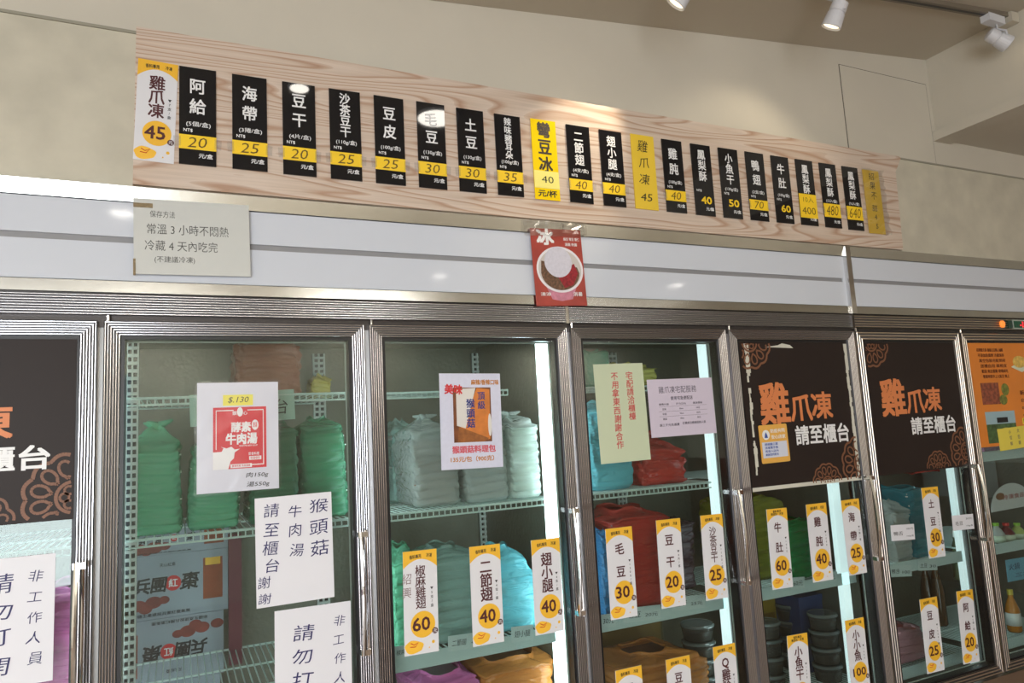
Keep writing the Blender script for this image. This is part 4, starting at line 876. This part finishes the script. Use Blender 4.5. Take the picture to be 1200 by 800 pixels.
for a, b, c, d in [(px0+.06*pw, cx-.12*pw, U(.045), U(.06)), (cx+.14*pw, px1-.06*pw, U(.045), U(.06)), (px0+.05*pw, px0+.065*pw, U(.68), U(.045)), (px1-.065*pw, px1-.05*pw, U(.94), U(.045)), (cx+.22*pw, px1-.05*pw, U(.955), U(.94))]: mb.rect(a, b, min(c, d), max(c, d), -.0007)
mb.disc(cx, U(.08), .055*pw, -.0008, .085*ph*.9)
text(mb, '饌', cx-.10*pw, U(.10), .07*ph, y=-.0008); text(mb, '心', cx+.10*pw, U(.10), .07*ph, y=-.0008)
text(mb, '酵素', cx+.02*pw, U(.33), .17*ph, y=-.0008, bold=.05, w=.36*pw); text(mb, '牛肉湯', cx+.03*pw, U(.52), .19*ph, y=-.0008, bold=.05, w=.58*pw)
mb.disc(cx+.285*pw, U(.30), .065*pw, -.0008, .085*ph); text(mb, 'ENZYME BEEF SOUP', cx+.16*pw, U(.635), .035*ph, y=-.0008, w=.34*pw)
text(mb, '即食料理', cx+.26*pw, U(.77), .055*ph, y=-.0008, w=.2*pw); mb.rect(cx+.17*pw, cx+.40*pw, U(.87), U(.81), -.0008); mb.rect(cx-.18*pw, cx+.22*pw, U(.985), U(.925), -.0008)
# cow head outline
cow = [(0, 1.0), (0, .72), (.16, .715), (.19, .66), (.14, .635), (.25, .665), (.34, .64), (.40, .69), (.50, .68), (.40, .735), (.385, .83), (.32, .88), (.28, 1.0)]
mb.poly([(px0+a*pw, U(b)) for a, b in cow], -.0009)
part('white_print', mb, WHITEINK, o)
mb = MB(); text(mb, '原湯', cx+.285*pw, U(.30), .09*ph, y=-.0011, w=.08*pw); text(mb, '常溫保存', cx+.285*pw, U(.84), .045*ph, y=-.0011, w=.18*pw); text(mb, '酵素熬煮 牛肉湯頭', cx+.02*pw, U(.955), .04*ph, y=-.0011, w=.34*pw); part('red_lettering', mb, RD, o)
mb = MB(); text(mb, '肉150g', .23*W, V(.86), .05*H, bold=.01, w=.27*W, shear=.2); text(mb, '湯550g', .24*W, V(.945), .05*H, bold=.01, w=.28*W, shear=.2); part('handwriting', mb, INK, o)
part('plastic_sleeve', crinkle(W, H, 8, 10, .0012, -.0020, 3, 1.05), SLEEVE, o)
# mushroom packet poster
o, W, H = sheet('poster', [(513.9, 438), (585.3, 437), (589.8, 547.8), (517.8, 549.7)], GY, 'white poster of the orange 猴頭菇 packet on the third door', 'poster', mat('lilac_white_paper', (208, 210, 228), .4, noise=.04, nscale=90), th=.0012)
V = lambda v: H/2-v*H
BO = mat('picture_orange', (206, 122, 52), .4, noise=.2, nscale=30)
part('packet_picture', MB().rect(-.29*W, .33*W, V(.725), V(.15), -.0004), mat('picture_ground', (120, 66, 30), .4, noise=.35, nscale=40), o)
mb = MB(); mb.poly([(-.20*W, V(.60)), (-.22*W, V(.725)), (.30*W, V(.70)), (.31*W, V(.17)), (.10*W, V(.155)), (-.06*W, V(.40))], -.0006); part('orange_packet', mb, BO, o)
mb = MB(); mb.poly([(-.24*W, V(.55)), (-.10*W, V(.58)), (.08*W, V(.155)), (-.24*W, V(.165))], -.0008); mb.disc(.30*W, V(.55), .03*W, -.0008, .12*H); part('packet_white_print', mb, mat('print_cream', (216, 212, 206), .4), o)
mb = MB(); mb.poly([(-.21*W, V(.56)), (.28*W, V(.69)), (.20*W, V(.725)), (-.23*W, V(.725))], -.0009); part('noodle_picture', mb, mat('noodle_print', (150, 90, 40), .4, noise=.3, nscale=60), o)
mb = MB(); column(mb, '猴頭菇', -.01*W, V(.32), .105*H, .10*H, y=-.0012, bold=.03); column(mb, '頂級', .17*W, V(.24), .10*H, .09*H, y=-.0012, bold=.02); part('navy_lettering', mb, mat('navy_print', (34, 50, 120), .4), o)
mb = MB(); text(mb, '美味', -.28*W, V(.17), .11*H, y=-.0012, bold=.04, w=.28*W, rot=-.05); part('red_lettering', mb, REDINK, o)
mb = MB(); text(mb, '麻辣/香辣口味', .24*W, V(.095), .06*H, bold=.04, w=.46*W); text(mb, '135元/包（900克）', .0*W, V(.90), .06*H, bold=.03, w=.7*W); part('amber_lettering', mb, mat('amber_print', (188, 120, 40), .4), o)
mb = MB(); text(mb, '猴頭菇料理包', .03*W, V(.80), .08*H, bold=.05, w=.70*W); part('rose_lettering', mb, mat('rose_print', (206, 92, 104), .4), o)
# notices of door 4
o, W, H = sheet('notice', [(694.7, 427), (753, 425), (762, 538), (704.5, 544)], GY, 'pale green notice with two columns of red writing on the fourth door', 'notice', mat('pale_green_notice', (196, 206, 176), .4), th=.001)
mb = MB(); column(mb, '宅配請洽櫃檯', .20*W, H/2-.13*H, .083*H, .085*H, bold=.01, wx=1.05, hand=.4); column(mb, '不用拿東西謝謝合作', -.10*W, H/2-.13*H, .087*H, .085*H, bold=.01, wx=1.05, hand=.4); part('red_lettering', mb, mat('notice_red', (196, 50, 60), .5), o)
o, W, H = sheet('notice', [(757.8, 444), (832.8, 443), (840.4, 507), (763.3, 513)], GY, 'square lilac-white notice headed 雞爪凍宅配服務 on the fourth door', 'notice', mat('lilac_paper', (204, 194, 210), .4), th=.001)
V = lambda v: H/2-v*H
mb = MB(); text(mb, '雞爪凍宅配服務', -.05*W, V(.19), .13*H, bold=0, w=.58*W); text(mb, '使用宅急便配送', .0, V(.34), .07*H, w=.34*W)
for r_, row in enumerate([('運費分區', '尺寸(公分)', '運送價格'), ('北區', '60cm', '160元'), ('中區', '90cm', '225元'), ('南區', '120cm', '290元')]):
    for c_, s_ in enumerate(row): text(mb, s_, (-.28+.26*c_)*W, V(.44+.085*r_), .04*H, w=(.15 if r_ == 0 else .06)*W)
text(mb, '滿三千元免運費', -.22*W, V(.80), .05*H, w=.30*W); text(mb, '訂購請洽櫃檯服務人員', .16*W, V(.785), .05*H, w=.36*W)
mb.rect(-.36*W, .38*W, V(.482), V(.479), -.0005).rect(-.36*W, .38*W, V(.567), V(.564), -.0005).rect(-.36*W, .38*W, V(.652), V(.649), -.0005)
part('lettering', mb, mat('grey_print', (96, 90, 100), .5), o)

# dark posters ---------------------------------------------------------------
def petals(mb, cx, cz, r, clip, y):
    """carved-looking rosette of looped petals, kept inside the clip rectangle"""
    x0, x1, z0, z1 = clip
    def stroke(f, n, t):
        pts = [f(i/n) for i in range(n+1)]
        for (a, b), (c, d) in zip(pts, pts[1:]):
            dx, dz = c-a, d-b; L = math.hypot(dx, dz) or 1; nx, nz = -dz/L*t, dx/L*t
            q = [(a-nx, b-nz), (c-nx, d-nz), (c+nx, d+nz), (a+nx, b+nz)]
            if all(x0 <= u <= x1 and z0 <= v <= z1 for u, v in q): mb.add([(u, y, v) for u, v in q], [(0, 1, 2, 3)])
    n = 12
    stroke(lambda t: (cx+r*(1+.09*abs(math.sin(n*math.pi*t)))*math.cos(2*math.pi*t), cz+r*(1+.09*abs(math.sin(n*math.pi*t)))*math.sin(2*math.pi*t)), 110, r*.045)
    for i in range(n):
        a0 = 2*math.pi*(i+.5)/n
        def pet(t, a0=a0):
            q = 2*math.pi*t; rr = .70*r+.22*r*math.cos(q); aa = a0+.19*math.sin(q)*(1 if math.cos(q) > -.4 else .6)
            return cx+rr*math.cos(aa), cz+rr*math.sin(aa)
        stroke(pet, 16, r*.035)
    stroke(lambda t: (cx+r*.38*math.cos(2*math.pi*t), cz+r*.38*math.sin(2*math.pi*t)), 36, r*.04)
    for i in range(6):
        a0 = math.pi*i/3
        stroke(lambda t, a0=a0: (cx+r*.2*math.cos(a0)+r*.10*math.cos(2*math.pi*t), cz+r*.2*math.sin(a0)+r*.10*math.sin(2*math.pi*t)), 12, r*.03)
def dark_poster(s0, zb, label, edge=False, dx=0., Y=.0035):
    x0, x1 = s0+.0495+(.003 if edge else 0), s0+.6105; zt = 1.953
    W, H = x1-x0, zt-zb; c = ((x0+x1)/2, (zt+zb)/2)
    o = build('poster', MB().box(-W/2, W/2, -.0012, 0, -H/2, H/2), POSTERDARK)
    M = Matrix.Translation((c[0], Y, c[1])); o.matrix_world = M; WM[o.name] = M
    tag(o, label, 'poster', 'dark brown posters with orange lettering')
    U = lambda u, v: (-W/2+(u+dx)*W, H/2-v*H)
    mb = MB(); y = -.0020
    a, b = U(.25, .43); text(mb, '雞', a, b, .30*H, y=y, bold=.035, w=.25*W)
    a, b = U(.485, .465); text(mb, '爪', a, b, .20*H, y=y, bold=.03, w=.19*W)
    a, b = U(.68, .455); text(mb, '凍', a, b, .20*H, y=y, bold=.03, w=.19*W)
    part('orange_lettering', mb, POSTERORANGE, o)
    mb = MB(); a, b = U(.66, .655); text(mb, '請至櫃台', a, b, .14*H, y=y, bold=.03, w=.50*W); part('white_lettering', mb, WHITEINK, o)
    mb = MB(); clip = (-W/2+.004, W/2-.004, -H/2+.004, H/2-.004)
    for (a, b), r in ((U(.08, .0), .092), (U(.66, 1.0), .070), (U(1.0, .88), .095)):
        mb = MB(); petals(mb, a, b, r, clip, y); part('rosette_print', mb, mat('dim_copper_print', (126, 82, 56), .5), o)
    if edge:
        r = random.Random(4)
        for nm, u, t in (('left', .035, .036), ('right', .955, .030)):
            mb = MB(); v = .01
            while v < .985:
                dv = r.uniform(.012, .05); w_ = t*(1 if v < .2 else r.uniform(.3, .8) if nm == 'left' else r.uniform(.6, 1.0))
                a, b = U(u-.0+.004*r.uniform(-1, 1), v); a2, b2 = U(u+w_, min(.99, v+dv))
                if v < .2 or nm == 'right' or r.random() > .12: mb.rect(a, a2, b2, b, -.0016)
                v += dv
            oo = part('torn_white_tape', mb, mat('torn_tape', (206, 204, 190), .5), o); oo['kind'] = 'stuff'
        mb = MB(); mb.poly([(-W*.28, H/2-.035*H), (-W*.02, H/2-.042*H), (-W*.05, H/2-.02*H), (-W*.12, H/2-.008*H), (-W*.16, H/2-.022*H)], -.0016); part('torn_white_tape', mb, mat('torn_tape', (206, 204, 190), .5), o)
        mb = MB(); mb.rect(-W/2, W/2, -H/2, -H/2+.014, -.0016); part('lower_white_edge', mb, mat('torn_tape', (206, 204, 190), .5), o)
    return o, W, H
dark_poster(-.66, P(40, 612).z, 'dark brown poster on the leftmost door, only its right part in view')
dark_poster(1.98, P(940, 570).z, 'left of the two whole dark brown posters, with torn white tape edges', edge=True, dx=.01)
dark_poster(2.64, P(1080, 552).z, 'dark brown poster without tape edges, on the sixth door', dx=-.01)
# sticker on the left dark poster
def rr(W, H, r=.006):
    pts = []
    for cx_, cz_, a0 in ((W/2-r, H/2-r, 0), (-W/2+r, H/2-r, 90), (-W/2+r, -H/2+r, 180), (W/2-r, -H/2+r, 270)):
        for i in range(5): a = math.radians(a0+22.5*i); pts.append((cx_+r*math.cos(a), cz_+r*math.sin(a)))
    return pts
o, W, H = sheet('sticker', [(888, 498.5), (921.3, 496), (926, 540), (893.3, 543.5)], .0022, 'orange and white safety sticker on the torn-edged dark poster', 'sticker', mat('sticker_orange', (226, 172, 80), .3), outline=rr)
part('white_field', MB().rect(-.44*W, .44*W, -.36*H, .05*H, -.0004), mat('sticker_white', (208, 212, 226), .4), o)
mb = MB(); mb.disc(-.27*W, .24*H, .13*W, -.0004); text(mb, '防疫共同', .15*W, .33*H, .11*H, bold=.02, w=.5*W); text(mb, '安心店家', .16*W, .17*H, .11*H, bold=.02, w=.5*W); part('white_print', mb, WHITEINK, o)
mb = MB(); mb.poly([(-.33*W, .16*H), (-.21*W, .16*H), (-.23*W, .24*H), (-.27*W, .32*H), (-.31*W, .24*H)], -.0008)
for r_, s_ in enumerate(['請佩戴口罩', '消毒雙手後', '再進入店內', '謝謝您的配合']): text(mb, s_, -.12*W, (-.01-.09*r_)*H, .07*H, w=.46*W, bold=.02, y=-.0007)
part('blue_print', mb, mat('sticker_blue', (60, 84, 160), .5), o)
# orange poster of door 7
x0, x1, zt = 3.30+.0495, 3.30+.6105, 1.953
zb = P(1165, 523).z; W, H = x1-x0, zt-zb
o = build('poster', MB().box(-W/2, W/2, -.0012, 0, -H/2, H/2), mat('poster_orange', (222, 130, 44), .35, noise=.08, nscale=6))
M = Matrix.Translation(((x0+x1)/2, .0035, (zt+zb)/2)); o.matrix_world = M; WM[o.name] = M
tag(o, 'orange menu poster with food pictures on the rightmost door', 'poster')
U = lambda u, v: (-W/2+u*W, H/2-v*H)
mb = MB()
for i, s_ in enumerate(['招牌雞爪凍 遵循古法精心滷製', '不添加防腐劑 冷藏保存', '真空包裝宅配到府', '送禮自用 兩相宜', '歡迎 來店選購 現場試吃', '營業時間早上九點至 晚上']):
    a, b = U(.27+.008*i, .07+.052*i); text(mb, s_, a, b, .036*H, y=-.0018, bold=.02, w=.34*W)
for i, (s_, h_) in enumerate([('新蓬味專門店', .05), ('台中市西區', .04), ('04-2320-1111', .035), ('傳統口味', .04)]): a, b = U(.76, .50+.075*i); text(mb, s_, a, b, h_*H, y=-.0018, bold=.02, w=.34*W)
part('dark_lettering', mb, mat('maroon_print', (90, 34, 20), .5), o)
mb = MB(); a, b = U(.76, .925); text(mb, '每日現做', a, b, .06*H, y=-.0018, bold=.03, w=.36*W); part('red_lettering', mb, REDINK, o)
a, b = U(.22, .50)
part('meat_picture', MB().rect(a-.13*W, a+.10*W, b-.10*H, b+.11*H, -.0016), mat('braised_meat_print', (146, 74, 50), .3, noise=.6, nscale=60), o)
mb = MB(); mb.disc(U(.40, .46)[0], U(.40, .46)[1], .05*W, -.0018, .06*H).disc(U(.36, .56)[0], U(.36, .56)[1], .05*W, -.0020, .05*H); part('round_picture', mb, mat('green_dish_print', (120, 126, 50), .3, noise=.5, nscale=70), o)
a, b = U(.30, .80)
part('garden_picture', MB().rect(a-.20*W, a+.18*W, b-.17*H, b+.01*H, -.0016), mat('foliage_print', (72, 100, 56), .3, noise=.6, nscale=45), o)
part('sky_picture', MB().rect(a-.20*W, a+.18*W, b+.01*H, b+.13*H, -.0016), mat('sky_print', (150, 178, 186), .4), o)
mb = MB(); mb.rect(a-.06*W, a+.08*W, b+.02*H, b+.07*H, -.0019); part('dark_caption', mb, INK, o)
mb = MB(); mb.disc(*U(.34, .86), .07*W, -.0019, .03*H); part('melon_picture', mb, mat('melon_print', (186, 176, 90), .4), o)
mb = MB(); a, b = U(.76, .78); mb.rect(a-.19*W, a+.19*W, b-.03*H, b+.03*H, -.0016); part('yellow_bar', mb, mat('bar_yellow', (230, 214, 60), .4), o)
mb = MB(); text(mb, '雞爪凍專賣店', a, b, .05*H, y=-.0019, w=.35*W, bold=.02); part('bar_lettering', mb, INK, o)
mb = MB(); a, b = U(.66, .21); mb.poly([(a-.14*W, b-.03*H), (a+.0*W, b-.085*H), (a+.16*W, b-.01*H), (a+.03*W, b+.04*H)], -.0016); part('plate_picture', mb, mat('plate_print', (206, 214, 190), .4), o)
mb = MB(); mb.disc(a-.02*W, b+.02*H, .09*W, -.0019, .06*H); part('dumpling_picture', mb, mat('dumpling_print', (222, 184, 90), .4, noise=.3, nscale=60), o)
o, W, H = sheet('notice', [(1168, 502), (1216, 497), (1221, 522), (1172, 527)], .0030, 'yellow handwritten notice under the orange poster', 'notice', mat('notice_yellow', (222, 204, 80), .5), th=.0016)
mb = MB()
for i, s_ in enumerate(['小包裝', '大包裝', '請洽', '櫃台']): column(mb, s_, (-.22+.2*i)*W, H/2-.2*H, .27*H, .2*H, bold=0, hand=1)
part('handwriting', mb, INKBLUE, o)
# cards inside doors 6 and 7
def card(quad, Y, label, rows, m=PAPER, ink=INK, group=None):
    o, W, H = sheet('price_card', quad, Y, label, 'card', m, group, th=.0008)
    mb = MB()
    for s_, u, v, h, w_ in rows: text(mb, s_, u*W, H/2-v*H, h*H, w=w_*W, bold=.0, shear=.1, fit=True)
    part('handwriting', mb, ink, o); return o
card([(1043.5, 616), (1070.8, 613), (1072, 631.5), (1044.8, 634)], GY, 'small white card reading 鴨舌 on the sixth door glass', [('鴨舌', -.2, .55, .26, .4), ('100元', .30, .28, .14, .3), ('100g/盒', .30, .75, .13, .3)])
card([(1115, 604), (1140, 601.7), (1141.5, 619), (1117, 622)], GY, 'small white card reading 毛豆 over the light tube of the sixth door', [('毛豆', -.2, .55, .26, .36), ('30元', .28, .28, .14, .3), ('130g/盒', .28, .75, .13, .3)])
card([(1178, 656), (1214, 650), (1217, 674), (1181, 683)], .085, 'light blue card with dark handwriting in the rightmost door', [('火鍋', -.25, .35, .3, .35), ('特賣', .25, .35, .3, .35), ('三瓶', .0, .75, .2, .5)], m=mat('sky_blue_card', (120, 180, 206), .5), ink=INKBLUE)
rl = 'labels on the price rails'
RY = .086
RP = mat('rail_slip', (206, 222, 222), .4)
for px, py, w_, h_, a, b, lab in [
    (482, 762, 44, 15, '椒麻雞', '5支/盒', 'leftmost rail slip, under the pepper wing tag 椒麻雞翅'), (548, 751, 46, 18, '二節翅', '4支/盒', 'rail slip under the two-joint wing tag 二節翅'), (612, 742, 26, 18, '翅小腿', '', 'rail slip reading 翅小腿 left of its tag'),
    (713, 727, 18, 16, '30元', '', 'rail slip at the left end of the fourth door rail'), (752, 719, 44, 17, '毛豆', '20元', 'rail slip between the edamame tag and the dried tofu tag'), (806, 706, 40, 16, '豆干', '25元', 'rail slip between the dried tofu tag and the satay tofu tag'),
    (935, 683, 16, 14, '60元', '', 'rail slip right of the beef tripe tag 牛肚'), (972, 676, 18, 12, '40元', '', 'rail slip right of the chicken gizzard tag 雞肫'), (1055, 669, 26, 13, '鴨舌', '100', 'rail slip at the left of the sixth door upper rail'), (1087, 662, 22, 12, '土豆', '30', 'rail slip beneath the 土豆 tag')]:
    dxy = .16
    q = [(px-w_/2, py-h_/2+w_*dxy/2), (px+w_/2, py-h_/2-w_*dxy/2), (px+w_/2, py+h_/2-w_*dxy/2), (px-w_/2, py+h_/2+w_*dxy/2)]
    card(q, RY, lab, [(a, -.22 if b else 0, .5, .42, .36 if b else .7)]+([(b, .25, .6, .26, .34)] if b else []), m=RP, group=rl)
